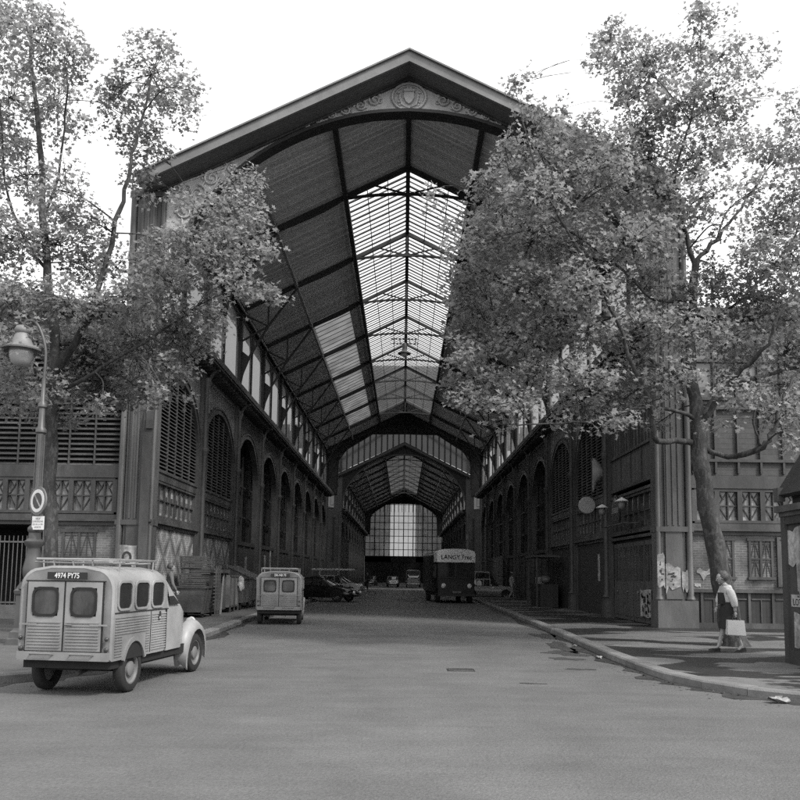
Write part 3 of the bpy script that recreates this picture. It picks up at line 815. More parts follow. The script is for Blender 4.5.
# cast relief on the front gable: scrolls and the medallion
def spiral(m, cx, cz, r, turns, dirn, y=-.035, rad=.042, a0=0):
    pts = []; N = int(turns*14)
    for i in range(N+1):
        t = i/N; a = a0 + dirn*turns*2*PI*t; rr = r*(1-t*.85)
        pts.append((cx + rr*math.cos(a), y, cz + rr*math.sin(a)))
    m.tube(pts, [rad*(1-.4*i/N) for i in range(N+1)], 6)
m = MB()
for s in (-1, 1):
    sp = [(1.15, 17.42, .22), (1.62, 17.22, .2), (2.1, 17.05, .19), (2.58, 16.86, .16), (3.0, 16.68, .12), (3.4, 16.5, .09), (6.5, 14.62, .27), (6.95, 14.1, .3), (7.35, 13.45, .28), (7.5, 12.7, .22), (7.66, 14.25, .2), (5.85, 14.98, .2), (7.66, 12.1, .16)]
    for i, (x, z, r) in enumerate(sp):
        spiral(m, s*x, z, r, 1.6, s*(1 if i % 2 else -1), a0=PI*(0.5 if s > 0 else 0.5))
        if i + 1 < len(sp) and i not in (5, 9):
            x2, z2, r2 = sp[i+1]
            m.tube([(s*(x+r*.7), -.03, z+r*.4), (s*(x+x2)/2, -.03, (z+z2)/2+.12), (s*(x2-r2*.4), -.03, z2+r2*.8)], .03, 5)
        spiral(m, s*(x-r*.9), z-r*.2, r*.45, 1.2, -s, a0=1.0, rad=.03); spiral(m, s*(x+r*1.1), z+r*.55, r*.35, 1.1, s, a0=2.0, rad=.025)
        for q in range(2):
            a = q*2.3; m.ball((s*(x + r*1.1*math.cos(a)), -.02, z + r*1.05*math.sin(a)), .06, 4, sy=.5)
part('scrollwork', m, M['relief'], ROOF, 60)
m = MB()
m.tube([(.56*math.cos(2*PI*k/32), -.05, 17.53 + .47*math.sin(2*PI*k/32)) for k in range(33)], .04, 7, False); m.tube([(.48*math.cos(2*PI*k/32), -.02, 17.53 + .40*math.sin(2*PI*k/32)) for k in range(33)], .03, 6, False)
m.prism([(-.16, 17.68), (.16, 17.68), (.17, 17.5), (.1, 17.34), (0, 17.27), (-.1, 17.34), (-.17, 17.5)], 1, -.1, 0)
m.prism([(-.17, 17.7), (-.19, 17.77), (-.1, 17.76), (-.06, 17.86), (0, 17.78), (.06, 17.86), (.1, 17.76), (.19, 17.77), (.17, 17.7)], 1, -.11, 0)
for s in (-1, 1):
    m.tube([(s*.05, -.06, 17.16), (s*.24, -.07, 17.26), (s*.3, -.07, 17.5), (s*.26, -.06, 17.72)], [.02, .035, .035, .015], 6)
    for q in range(5): m.ball((s*(.32+.03*math.sin(q*2)), -.07, 17.24+q*.11), .04, 4, sy=.6)
part('medallion', m, M['relief'], ROOF, 50)
gable(ROOF, 57.6 - .02, mm=M['spandrel_d'], poly=True, cop=M['iron_d'])

# ------------------------------------------------------------------ the crossing between the two covered streets
YC0 = Y0 + 57.6 + .5; YC1 = 102.3
X_ = thing('crossing_roof', 'dark raised roof over the crossing with a row of grey panes above the second gable', 'market roof', (0, YC0, 0))
m = MB()
m.box(-14, 14, .9, YC1-YC0+1.1, 24.0, 24.3)
part('roof_deck', m, M['ceil'], X_)
m = MB()
for s in (-1, 1):
    for y in (1.6, 16.5): m.box(s*9.8-.3, s*9.8+.3, y-.3, y+.3, 0, 24)
    m.box(min(s*9.7, s*9.9), max(s*9.7, s*9.9), 1.9, 16.2, 17.8, 24.0)
for s in (-1, 1):
    m.beam((s*9.7, 1.6, 19), (0, 9, 23.8), .2, .3); m.beam((s*9.7, 16.5, 19), (0, 9, 23.8), .2, .3)
part('pier', m, M['truss'], X_)
# grey glazed screen above the second gable
m = MB(); g = MB()
yy = YC1 - YC0 + .9
rl = lambda x: 18.9 - abs(x)*.49
for i in range(25):
    x = -9.0 + i*.75; m.box(x-.1, x+.1, yy-.06, yy+.06, rl(x) - .3, 24.0)
for z in (22.6,): m.box(-9, 9, yy-.08, yy+.08, z-.06, z+.06)
part('screen_mullions', m, M['truss'], X_)
for s in (-1, 1): g.prism([(0, rl(0)), (s*9, rl(9)), (s*9, 24.0), (0, 24.0)], 1, yy+.07, yy+.085)
part('screen_panes', g, clear('crossing_glass', 0.11, 0.04, 0.06), X_)
# transept arms: low roof with open far ends
m = MB()
for s in (-1, 1):
    m.prism([(s*10, 17.5) , (s*44, 17.5), (s*44, 17.7), (s*10, 17.7)], 1, 1.0, 17.5)
    for k in range(5): m.box(min(s*(12+k*7), s*(12.3+k*7)), max(s*(12+k*7), s*(12.3+k*7)), 1.0, 17.5, 16.8, 17.5)
part('transept_roof', m, M['ceil'], X_)

FAR = nave('arcade_roof', 'lower looking dark iron roof of the second covered street, seen through the first', 102.3, 10, 1, 8)
gable(FAR, 0.0, mm=M['dark'], cop=M['truss'])
gable(FAR, 64.0 - .02, mm=M['dark'], poly=True, cop=M['truss'])

# second pair of pavilions
for s in (-1, 1):
    root = thing('market_pavilion', ('far left' if s < 0 else 'far right') + ' market pavilion beyond the crossing, a dark wall of arches under narrow lit windows', 'market hall', (s*8.1, 102.3, 0))
    old = Y0; Y0 = 102.3
    for k in range(10): street_bay(root, 'open', k, s)
    cornice(root, s, Y0 + .4, Y0 + 64)
    m = MB(); m.box(min(s*7.95, s*9.0), max(s*7.95, s*9.0), Y0 - .02, Y0 + .4, 0, 14.3); part('end_wall', m, M['spandrel_d'], root, local=False); m = MB(); m.box(min(s*9.01, s*40), max(s*9.01, s*40), Y0, Y0+.3, 0, 10)
    part('end_wall', m, M['spandrel_d'], root, local=False); m = MB(); m.box(min(s*8.6, s*40), max(s*8.6, s*40), Y0+64, Y0+64.3, 0, 10)
    part('end_wall', m, M['spandrel_d'], root, local=False)
    lantern_roof(root, s, Y0 + .3, Y0 + 64)
    Y0 = old

# end screen of the far street
t = thing('glazed_end_screen', 'tall glazed screen closing the far end of the covered street', 'glass screen', (0, 166.6, 0))
m = MB()
for i in range(17):
    x = -8 + i*1.0; m.box(x-(.09 if i % 2 == 0 else .04), x+(.09 if i % 2 == 0 else .04), -.1, .1, 5.4, 17.0)
for z in (5.4, 6.8, 8.2, 9.6, 11, 12.4, 13.8, 16.2): m.box(-8, 8, -.07, .07, z-.06, z+.06)
for i in range(22): x = -7.9 + i*.75; m.box(x-.04, x+.04, -.05, .05, 14.6, 17)
part('screen_mullions', m, M['truss'], t)
g = MB(); g.box(-8, 8, .02, .04, 5.4, 17); part('screen_panes', g, clear('end_screen_glass', 0.6, 0.08, 0.12), t)
m = MB(); m.box(-8, -2.6, -.15, .15, 0, 5.3); m.box(2.6, 8, -.15, .15, 0, 5.3); m.box(-8, 8, -.15, .15, 4.2, 5.35); m.box(-2.6, 2.6, -.05, .05, 0, 4.2); part('base_wall', m, M['wood_d'], t)

# town houses seen through the screen
for s, x0, h, lab in ((-1, -3.4, 27, 'grey stone town house beyond the left half of the end screen'), (1, 3.0, 25, 'grey stone town house beyond the right half of the end screen')):
    b = thing('town_house', lab, 'house', (s*10, 200, 0))
    m = MB(); xa, xb = (s*abs(x0), s*22); m.box(min(xa, xb), max(xa, xb), 190, 204, 0, h-4)
    part('wall', m, mat('town_house_stone', 0.07, 0.8, 0.2, 1), b, local=False)
    m = MB(); c = min(xa, xb); d = max(xa, xb); m.prism([(c, h-4), (d, h-4), (d-1.5, h), (c+1.5, h)], 1, 190.2, 204); part('roof', m, M['roofing'], b, local=False)
    for fl in range(5):
        for i in range(5):
            xx = c + 1.2 + i*3.3
            m = MB(); m.box(xx, xx+1.1, 189.9, 189.99, 3.6+fl*3.6, 5.6+fl*3.6); m.box(xx+.5, xx+.6, 189.85, 189.9, 3.6+fl*3.6, 5.6+fl*3.6); part('window', m, M['pane'], b, local=False)
# ------------------------------------------------------------------ vehicles
def wheel(root, x, y, r=.31, w=.14, side=1, rim=None, cap=None):
    """tyre > rim; side=+1 hub faces +x"""
    n = 28
    prof = [(r*.66, -w*.5), (r*.9, -w*.5), (r*.985, -w*.36), (r, 0), (r*.985, w*.36), (r*.9, w*.5), (r*.66, w*.5), (r*.64, 0)]
    t = MB(); rings = []
    for k in range(n):
        a = 2*PI*k/n; rings.append([(px, pr*math.cos(a), pr*math.sin(a)) for pr, px in prof])
    m0 = len(prof)
    for r_ in rings: t.v += r_
    for k in range(n):
        for j in range(m0): t.f.append((k*m0+j, k*m0+(j+1)%m0, ((k+1)%n)*m0+(j+1)%m0, ((k+1)%n)*m0+j))
    wh = part('wheel', t, M['rubber'], root, 50, loc=(x, y, r))
    d = MB(); d.lathe([(r*.67, 0), (r*.67, w*.42), (r*.6, w*.42), (r*.56, w*.2), (r*.34, w*.14), (r*.32, w*.38), (r*.2, w*.5), (r*.02, w*.55)], (0,0,0), 24)
    d.xf(Matrix.Rotation(R(90)*side, 4, 'Y'))
    part('rim', d, rim or M['rimp'], wh, 40)
    return wh
def paint(name, v, rough=0.35, dirt=0.18, amp=0.08): return mat(name, v, rough, amp, 1.3, dirt=dirt, spec=0.5, bump=0.03, bscale=120)
M['cream'] = mat('grey_cream_paint', 0.29, 0.45, 0.2, 2.2, dirt=0.32, bump=0.08, bscale=9)
M['cream2'] = mat('pale_grey_paint', 0.24, 0.5, 0.2, 2.2, dirt=0.35, bump=0.08, bscale=9)
M['rimp'] = paint('dull_wheel_paint', 0.17, 0.5)
M['carglass'] = clear('car_glass', 0.28, 0.16, 0.06)
M['int'] = mat('dark_upholstery', 0.03, 0.8, 0.3, 3)

def rr(x0, x1, z0, z1, r, n=4):
    """rounded rectangle outline"""
    out = []
    for cx, cz, a0 in ((x1-r, z1-r, 0), (x0+r, z1-r, 90), (x0+r, z0+r, 180), (x1-r, z0+r, 270)):
        for k in range(n+1):
            a = R(a0 + 90*k/n); out.append((cx + r*math.cos(a), cz + r*math.sin(a)))
    return out
def ring_frame(m, outer, inner, axis, a, b): m.strip(outer + outer[:1], inner + inner[:1], axis, a, b)

def small_van(label, plate, pal, loc, rot, rack=True, rib_sides=True, luggage=False):
    t = thing('delivery_van', label, 'van', loc, rot)
    W = .715; zb = .47; zt = 1.68; zbelt = 1.09
    def sec(y, inset=0, top=zt, bot=zb, w=W, rad=.27):
        w = w - inset; pts = [(-w, bot + inset)]
        pts += [(-w, 1.0)]
        for k in range(7):
            a = PI - PI/2*k/6; pts.append((-w + .0 + rad + rad*math.cos(a) if k else -w, top - inset - rad + rad*math.sin(a)))
        # slight crown
        pts += [(-.25, top - inset + .03), (.25, top - inset + .03)]
        for k in range(7):
            a = PI/2 - PI/2*k/6; pts.append((w - rad + rad*math.cos(a), top - inset - rad + rad*math.sin(a)))
        pts += [(w, 1.0), (w, bot + inset)]
        return [(x, y, z) for x, z in pts]
    body = MB()
    body.loft([sec(.02, .05), sec(0.0, .02)[:] if False else sec(.012, .03), sec(.03, .0), sec(1.2), sec(1.62), sec(1.78, .03)])
    shell = part('body', body, pal, t, 35)
    # hollow look: rear box is closed; cab ahead of it
    cab = MB()
    cab.loft([[(-.70, 1.76, .46), (-.70, 1.76, 1.12), (-.60, 1.76, 1.6), (.60, 1.76, 1.6), (.70, 1.76, 1.12), (.70, 1.76, .46)],
              [(-.69, 2.3, .46), (-.69, 2.3, 1.11), (-.50, 1.98, 1.5), (.50, 1.98, 1.5), (.69, 2.3, 1.11), (.69, 2.3, .46)],
              [(-.60, 2.62, .46), (-.60, 2.62, 1.0), (-.52, 2.50, 1.06), (.52, 2.50, 1.06), (.60, 2.62, 1.0), (.60, 2.62, .46)],
              [(-.36, 3.0, .48), (-.40, 3.0, .86), (-.3, 3.0, .99), (.3, 3.0, .99), (.40, 3.0, .86), (.36, 3.0, .48)],
              [(-.3, 3.42, .5), (-.33, 3.42, .68), (-.2, 3.42, .78), (.2, 3.42, .78), (.33, 3.42, .68), (.3, 3.42, .5)],
              [(-.24, 3.52, .52), (-.25, 3.52, .66), (-.14, 3.52, .74), (.14, 3.52, .74), (.25, 3.52, .66), (.24, 3.52, .52)]])
    part('bonnet', cab, pal, t, 50)
    ws = MB(); ws.raw([(-.52, 2.49, 1.085), (.52, 2.49, 1.085), (.46, 2.01, 1.495), (-.46, 2.01, 1.495)], [(0,1,2,3)]); part('windscreen', ws, M['pane'], t)
    for s in (-1, 1):
        fd = MB(); rings = []
        for k in range(13):
            a = R(200 - 205*k/12); cy = 3.0; cz = .29; R1 = .455
            y = cy + R1*math.cos(a)*.98; z = cz + R1*math.sin(a)*1.05 + .06
            wv = .115 + .03*math.sin(PI*k/12)
            cx = s*.585
            ring = [(cx - s*wv, y + .08*math.cos(a)*-1, z - .10), (cx - s*wv*.9, y, z - .02), (cx - s*wv*.3, y + .03*math.cos(a), z + .035), (cx + s*wv*.4, y + .02*math.cos(a), z + .025), (cx + s*wv, y, z - .05), (cx + s*wv*1.02, y - .06*math.cos(a), z - .12), (cx + s*wv*.9, y - .05*math.cos(a), z - .11), (cx, y - .04*math.cos(a), z - .03)]
            rings.append(ring)
        fd.loft(rings); part('front_wing', fd, pal, t, 60)
        hl = MB(); hl.ball((s*.40, 3.36, .80), .075, 6, sy=1.2); h = part('headlight', hl, pal, t, 60)
        ll = MB(); ll.lathe([(.08, 0), (.06, .02), (.01, .03)], (0,0,0), 14); ll.xf(Matrix.Translation((s*.40, 3.44, .80)) @ Matrix.Rotation(R(-90), 4, 'X')); part('lens', ll, M['lens'], h, 60)
    # rear doors
    for s in (-1, 1):
        d = MB(); a, b = (.012, .565) if s > 0 else (-.565, -.012)
        win = rr(s*.29-.185, s*.29+.185, 1.06, 1.41, .09)
        # door skin as a frame round the window
        outl = []
        n = len(win)
        for (x, z) in win:
            cx, cz = s*.29, 1.235; dx, dz = x-cx, z-cz
            outl.append((b if dx > 0 else a, 1.5 if dz > 0 else .96))
        # simple four-piece skin
        d.box(a, b, -.03, .012, 1.42, 1.50); d.box(a, b, -.03, .012, .60, 1.05)
        d.box(a, s*.29-.19, -.03, .012, 1.05, 1.42); d.box(s*.29+.19, b, -.03, .012, 1.05, 1.42)
        for k in range(9): d.box(a+.03, b-.03, -.045, -.03, .64 + k*.04, .658 + k*.04)
        dr = part('rear_door', d, pal, t)
        g = MB(); ring_frame(g, rr(s*.29-.20, s*.29+.20, 1.04, 1.43, .10), rr(s*.29-.17, s*.29+.17, 1.075, 1.395, .08), 1, -.042, -.015); part('window_seal', g, M['under'], dr)
        g = MB(); g.prism(rr(s*.29-.18, s*.29+.18, 1.065, 1.405, .085), 1, -.030, -.022); part('window', g, M['rearglass'], dr)
        for z in (.93,):
            h = MB(); h.box(s*.40 if s > 0 else -.66, .66 if s > 0 else -.40, -.048, -.03, z, z+.02); part('hinge', h, pal, dr)
        h = MB()
        if s > 0: h.tube([(.03, -.05, .94), (.14, -.055, .935)], .012, 6); part('handle', h, M['iron_l'], dr)
    m = MB(); m.box(-.012, .012, -.032, .0, .6, 1.5); m.box(-.6, .6, -.034, .0, 1.5, 1.515); m.box(-.58, -.568, -.03, 0, .58, 1.5); m.box(.568, .58, -.03, 0, .58, 1.5); part('door_gap', m, M['under'], t)
    # lower rear valance, bumper hoops
    m = MB(); m.box(-.685, .685, -.035, .02, .475, .585); part('rear_valance', m, pal, t)
    for s in (-1, 1):
        m = MB(); m.tube([(s*.30-.17, -.03, .55), (s*.30-.16, -.075, .56), (s*.30+.16, -.075, .56), (s*.30+.17, -.03, .55)], .014, 6); part('bumper_bar', m, M['iron_l'], t)
        m = MB(); m.ball((s*.65, -.02, .76), .03, 6, sy=.8); part('tail_light', m, M['tail'], t, 60)
        m = MB(); m.ball((s*.645, -.015, .62), .035, 5, sy=.5); part('reflector', m, M['tail'], t, 60)
    # plate
    p = MB(); p.box(-.27, .33, -.05, -.036, 1.53, 1.625); pl = part('number_plate', p, M['black'], t)
    tx = text_mesh(plate, .10, .001, sx=.86); link('plate_lettering', tx, M['white'], pl, (.03, -.0525, 1.577))
    # sides
    for s in (-1, 1):
        x = s*W
        def sx(m, a, b, y0, y1, z0, z1): m.box(min(x+s*a, x+s*b), max(x+s*a, x+s*b), y0, y1, z0, z1)
        m = MB()
        for k in range(15):
            z = .52 + k*.036
            ya = .10 if z > .74 or True else .1
            # leave out the wheel arch
            if z < .80:
                hw = .36; sx(m, .0, .012, .08, .65-hw, z, z+.018) if .65-hw > .1 else None; sx(m, .0, .012, .65+hw, 1.13, z, z+.018)
            else: sx(m, .0, .012, .08, 1.13, z, z+.018)
            sx(m, .0, .012, 1.2, 1.68, z, z+.018)
        part('ribbed_side', m, pal, t)
        m = MB(); sx(m, -.01, .006, 1.155, 1.17, .5, 1.08); sx(m, -.01, .006, 1.70, 1.712, .5, 1.08); sx(m, -.01, .008, .06, 1.76, 1.085, 1.10); part('panel_gap', m, M['under'], t)
        for (a, b) in ((.10, .53), (.60, 1.07), (1.13, 1.58)):
            o_ = rr(a, b, 1.12, 1.52, .1); i_ = rr(a+.03, b-.03, 1.15, 1.49, .08)
            m = MB(); ring_frame(m, o_, i_, 0, min(x+s*.0, x+s*.022), max(x+s*.0, x+s*.022)); w_ = part('side_window', m, pal, t)
            m = MB(); m.prism(i_, 0, min(x+s*.002, x+s*.01), max(x+s*.002, x+s*.01)); part('pane', m, M['sideglass'], w_)
        m = MB(); m.raw([(s*.728, 1.80, 1.15), (s*.722, 2.18, 1.15), (s*.60, 1.98, 1.40), (s*.655, 1.80, 1.48)], [(0, 1, 2, 3)]); part('cab_window', m, M['sideglass'], t)
        # wheel arch and emblem
        m = MB(); A = [(.65 + .37*math.cos(R(a)), .31 + .37*math.sin(R(a))*1.2) for a in range(20, 161, 10)]; B = [(.65 + .32*math.cos(R(a)), .31 + .32*math.sin(R(a))*1.2) for a in range(20, 161, 10)]
        m.strip(A, B, 0, min(x, x+s*.03), max(x, x+s*.03)); part('wheel_arch_lip', m, pal, t)
        m = MB(); C_ = [(.65 + .32*math.cos(R(a)), max(.465, .31 + .32*math.sin(R(a))*1.2)) for a in range(20, 161, 10)]; m.prism(C_, 0, min(x-s*.03, x+s*.004), max(x-s*.03, x+s*.004)); part('wheel_arch', m, M['under'], t)
    m = MB(); x = W + .013; m.prism([(1.40, .93), (1.46, .94), (1.48, 1.0), (1.47, 1.06), (1.43, 1.07), (1.41, 1.03), (1.39, .99)], 0, x, x+.004); part('door_emblem', m, M['ink'], t)
    m = MB(); m.prism([(1.425, .955), (1.45, .96), (1.455, .99), (1.43, .985)], 0, x+.004, x+.006); part('emblem_patch', m, M['white'], t)
    m = MB(); m.box(-.66, .66, .1, 3.2, .36, .5); m.box(-.5, .5, .4, 2.8, .3, .36); part('chassis', m, M['under'], t)
    m = MB(); m.tube([(-.55, .65, .31), (.55, .65, .31)], .04, 8); m.tube([(.2, .3, .33), (.22, .0, .3)], .025, 6); part('axle', m, M['under'], t)
    for s in (-1, 1): wheel(t, s*.63, .65, .315, .15, s); wheel(t, s*.61, 3.02, .315, .15, s)
    if rack:
        m = MB(); zr = 1.80
        loop = [(-.56, .12), (.56, .12), (.60, .3), (.60, 1.5), (.5, 1.68), (-.5, 1.68), (-.60, 1.5), (-.60, .3), (-.56, .12)]
        m.tube([(x, y, zr) for x, y in loop], .016, 6, False)
        for y in (.15, .5, .9, 1.3): m.tube([(-.60, y, zr-.04), (-.3, y, zr-.05), (.3, y, zr-.05), (.60, y, zr-.04)], .012, 6)
        for x in (-.3, 0, .3): m.tube([(x, .12, zr-.045), (x, 1.68, zr-.045)], .01, 5)
        for (x, y) in ((-.6, .35), (.6, .35), (-.6, 1.4), (.6, 1.4), (-.3, .12), (.3, .12), (0, .12)): m.tube([(x, y, zr), (x*.98, y + (.03 if abs(x) < .5 else 0), 1.62 if abs(x) > .5 else 1.7)], .012, 5)
        part('roof_rack', m, M['rack'], t, 60)
        if luggage:
            m = MB(); m.tube([(-.58, .5, zr+.02), (-.5, .2, zr+.05), (.2, .25, zr-.01), (.58, .3, zr+.03)], [.03, .045, .035, .03], 7); m.tube([(-.5, .2, zr), (0, .9, zr+.02), (.5, 1.6, zr)], .03, 6); part('rope_bundle', m, M['cream'], t, 60)
    return t
M['rack'] = mat('galvanised_rack', 0.33, 0.35, 0.15, 5, metal=0.3)
M['rearglass'] = mat('rear_window_glass', 0.05, 0.04, 0.8, 3.0, (1, 1, .5), spec=1.0)  # strong tone noise paints in reflections and light seen through the pane
M['sideglass'] = mat('side_window_glass', 0.03, 0.05, 0.3, 2.0, spec=1.0)
V1 = small_van('pale grey ribbed delivery van with roof rack parked by the street lamp, nearest vehicle', '4974 PY75', M['cream'], (-4.53, 10.62, 0), R(-7.0), True, True, False)
V2 = small_van('plain pale delivery van parked tail-on by the left kerb behind a black saloon car', '286 NB 75', M['cream2'], (-3.95, 25.7, 0), R(5), True, True, False)
V1.scale = (.925, 1, 1); V1.location.x = -4.44

def loft_car(name, label, loc, rot, body, cabin, pal, roofpal=None, wheels=(), r=.32, glass=None, L=None, extra=None):
    """body: list of (y, half width, z bottom, z top); cabin: list of (y, half width bottom, half width top, z bottom, z top)"""
    t = thing(name, label, 'car', loc, rot)
    def sec(y, w, z0, z1, wt=None):
        wt = w*.86 if wt is None else wt; zm = z0 + (z1-z0)*.55
        return [(-w*.92, y, z0), (-w, y, z0+(zm-z0)*.5), (-w*.985, y, zm), (-wt, y, z1-(z1-z0)*.06), (-wt*.6, y, z1), (wt*.6, y, z1), (wt, y, z1-(z1-z0)*.06), (w*.985, y, zm), (w, y, z0+(zm-z0)*.5), (w*.92, y, z0)]
    m = MB(); m.loft([sec(*b) for b in body]); part('body', m, pal, t, 50)
    def csec(y, wb, wt, z0, z1): return [(-wb, y, z0), (-wt, y, z1-.05), (-wt*.8, y, z1), (wt*.8, y, z1), (wt, y, z1-.05), (wb, y, z0)]
    m = MB(); m.loft([csec(*c) for c in cabin]); part('windows', m, glass or M['sideglass'], t, 40)
    ztop = max(c[4] for c in cabin); rc = [c for c in cabin if c[4] > ztop - .1]
    m = MB(); m.loft([[(-c[2]-.02, c[0], c[4]-.07), (-c[2]*.85, c[0], c[4]+.02), (c[2]*.85, c[0], c[4]+.02), (c[2]+.02, c[0], c[4]-.07)] for c in rc]); part('roof', m, roofpal or pal, t, 50)
    m = MB()
    for i, c in enumerate(cabin):
        for s in (-1, 1):
            if 0 < i < len(cabin)-1 or True: m.beam((s*(c[1]+.005), c[0], c[3]), (s*(c[2]+.01), c[0], c[4]-.04), .05, .05)
    if len(rc) > 1:
        ym = (rc[0][0] + rc[-1][0])/2; c = rc[0]
        for s in (-1, 1): m.beam((s*(cabin[1][1]+.005), ym, cabin[1][3]), (s*(c[2]+.012), ym, c[4]-.04), .06, .05)
    part('pillars', m, pal, t)
    for y in wheels:
        for s in (-1, 1):
            w = max(b[1] for b in body); wheel(t, s*(w-.1), y, r, .15, s, M['chrome'] if pal is M['blackcar'] else None)
            a = MB(); x = w - .004; C_ = [(y + (r+.06)*math.cos(R(q)), r + (r+.06)*math.sin(R(q))) for q in range(0, 181, 15)]
            a.prism(C_, 0, min(s*(x-.05), s*(x+.008)), max(s*(x-.05), s*(x+.008))); part('wheel_arch', a, M['under'], t)
    yf = body[-1][0]
    for s in (-1, 1):
        h = MB(); h.ball((s*body[-2][1]*.72, body[-2][0]-.02+.1, body[-2][3]*.86 + body[-2][2]*.1), .1, 6, sy=.8); part('headlight', h, M['lens'], t, 60)
    m = MB(); w = body[-1][1]; m.tube([(-w*1.15, yf-.15, .45), (-w, yf+.04, .45), (0, yf+.08, .45), (w, yf+.04, .45), (w*1.15, yf-.15, .45)], .04, 6); part('front_bumper', m, M['chrome'], t, 60)
    yb = body[0][0]; w = body[0][1]
    m = MB(); m.tube([(-w*1.1, yb+.15, .45), (-w, yb-.04, .45), (0, yb-.08, .45), (w, yb-.04, .45), (w*1.1, yb+.15, .45)], .04, 6); part('rear_bumper', m, M['chrome'], t, 60)
    for s in (-1, 1):
        h = MB(); x = max(b[1] for b in body)
        for yy in (.25, -.75): h.box(min(s*(x-.01), s*(x+.02)), max(s*(x-.01), s*(x+.02)), yy, yy+.14, .78, .8)
        part('door_handle', h, M['chrome'], t)
    return t
M['blackcar'] = paint('black_car_paint', 0.012, 0.12, 0.0)
M['whitecar'] = paint('white_car_paint', 0.4, 0.3, 0.1)
M['greycar'] = paint('mid_grey_car_paint', 0.15, 0.3, 0.1)
M['lgrey'] = paint('light_grey_car_paint', 0.28, 0.3, 0.1)
# black low saloon, nose towards the right and a little to the camera
c = loft_car('saloon_car', 'black streamlined saloon car, nose pointing right, behind the second pale van', (-4.95, 48.5, 0), R(-112),
    [(-2.35, .5, .38, .62), (-2.2, .72, .3, .8), (-1.5, .84, .25, .95), (-.2, .89, .24, .98), (.8, .9, .24, .96), (1.5, .88, .25, .88), (2.1, .78, .28, .74), (2.35, .6, .34, .62), (2.45, .4, .4, .52)],
    [(-1.6, .7, .45, .92, 1.12), (-1.0, .78, .58, .94, 1.38), (-.2, .8, .62, .96, 1.45), (.4, .78, .58, .95, 1.36), (1.15, .68, .45, .9, .98)],
    M['blackcar'], None, (-1.55, 1.5), .34)
# pale car with long flat roof load
c = loft_car('estate_car', 'white estate car with a long pale roof board, half hidden behind the black saloon', (-5.1, 62.5, 0), R(-104),
    [(-2.1, .68, .4, .85), (-2.0, .78, .3, .95), (-.5, .82, .28, .98), (.9, .82, .28, .98), (1.7, .78, .3, .9), (2.05, .62, .38, .72)],
    [(-2.0, .74, .66, .93, 1.42), (-1.2, .76, .66, .95, 1.52), (.0, .76, .66, .95, 1.52), (.55, .74, .58, .95, 1.36), (1.1, .7, .5, .94, 1.0)],
    M['whitecar'], None, (-1.3, 1.3), .32)
m = MB(); m.box(-.42, .42, -2.0, 1.3, 1.92, 2.02); m.box(-.38, .38, -1.9, 1.2, 2.02, 2.05)
for y in (-1.3, .2):
    for s in (-1, 1): m.tube([(s*.4, y, 1.92), (s*.55, y, 1.5)], .02, 5)
b = part('roof_board', m, M['white'], c)
c = loft_car('saloon_car', 'light grey saloon car between the dark truck and the man in white overalls', (6.35, 59.5, 0), R(-97),
    [(-2.05, .62, .42, .78), (-1.95, .76, .3, .9), (-.8, .8, .28, .94), (.7, .8, .28, .94), (1.5, .77, .3, .88), (1.95, .64, .36, .76), (2.05, .5, .42, .62)],
    [(-1.5, .7, .5, .9, 1.0), (-.9, .74, .6, .93, 1.4), (.1, .74, .6, .93, 1.42), (.75, .7, .5, .92, .98)],
    M['lgrey'], None, (-1.25, 1.25), .31)
c = loft_car('panel_van', 'small pale-roofed van parked beyond the light grey saloon', (6.6, 67.5, 0), R(-93),
    [(-1.9, .75, .4, 1.0), (-1.8, .8, .35, 1.1), (0, .82, .33, 1.1), (1.2, .8, .33, 1.05), (1.9, .7, .4, .85)],
    [(-1.85, .78, .7, 1.05, 1.95), (-.8, .8, .72, 1.08, 2.0), (.6, .78, .7, 1.08, 1.95), (1.2, .74, .6, 1.04, 1.15)],
    M['greycar'], M['whitecar'], (-1.2, 1.2), .33); c['category'] = 'van'
c = loft_car('saloon_car', 'small mid grey car far down the street, left of the distant van', (-1.35, 107, 0), R(184),
    [(-2.0, .62, .42, .78), (-1.9, .74, .3, .9), (-.8, .78, .28, .94), (.7, .78, .28, .94), (1.4, .75, .3, .88), (1.85, .62, .36, .76), (2.0, .5, .42, .62)],
    [(-1.5, .68, .5, .9, 1.0), (-.9, .72, .6, .93, 1.38), (.1, .72, .6, .93, 1.4), (.75, .68, .5, .92, .98)],
    M['lgrey'], None, (-1.25, 1.25), .31)
c = loft_car('panel_van', 'distant dark panel van with a pale arched roof edge, left of the dark truck', (1.35, 106, 0), R(180),
    [(-2.2, .85, .4, 1.1), (-2.1, .9, .35, 1.2), (0, .95, .33, 1.2), (1.4, .92, .33, 1.15), (2.1, .8, .4, .95)],
    [(-2.1, .88, .8, 1.1, 2.1), (-.8, .9, .85, 1.15, 2.25), (.8, .88, .8, 1.15, 2.2), (1.5, .8, .65, 1.1, 1.3)],
    M['greycar'], M['lgrey'], (-1.3, 1.3), .35); c['category'] = 'van'
c = loft_car('saloon_car', 'dim grey car beyond the crossing, against the left wall far down the street', (-4.6, 116, 0), R(176),
    [(-2.0, .62, .42, .78), (-1.9, .74, .3, .9), (-.8, .78, .28, .94), (.7, .78, .28, .94), (1.4, .75, .3, .88), (1.85, .62, .36, .76), (2.0, .5, .42, .62)],
    [(-1.5, .68, .5, .9, 1.0), (-.9, .72, .6, .93, 1.38), (.1, .72, .6, .93, 1.4), (.75, .68, .5, .92, .98)],
    M['greycar'], None, (-1.25, 1.25), .31)

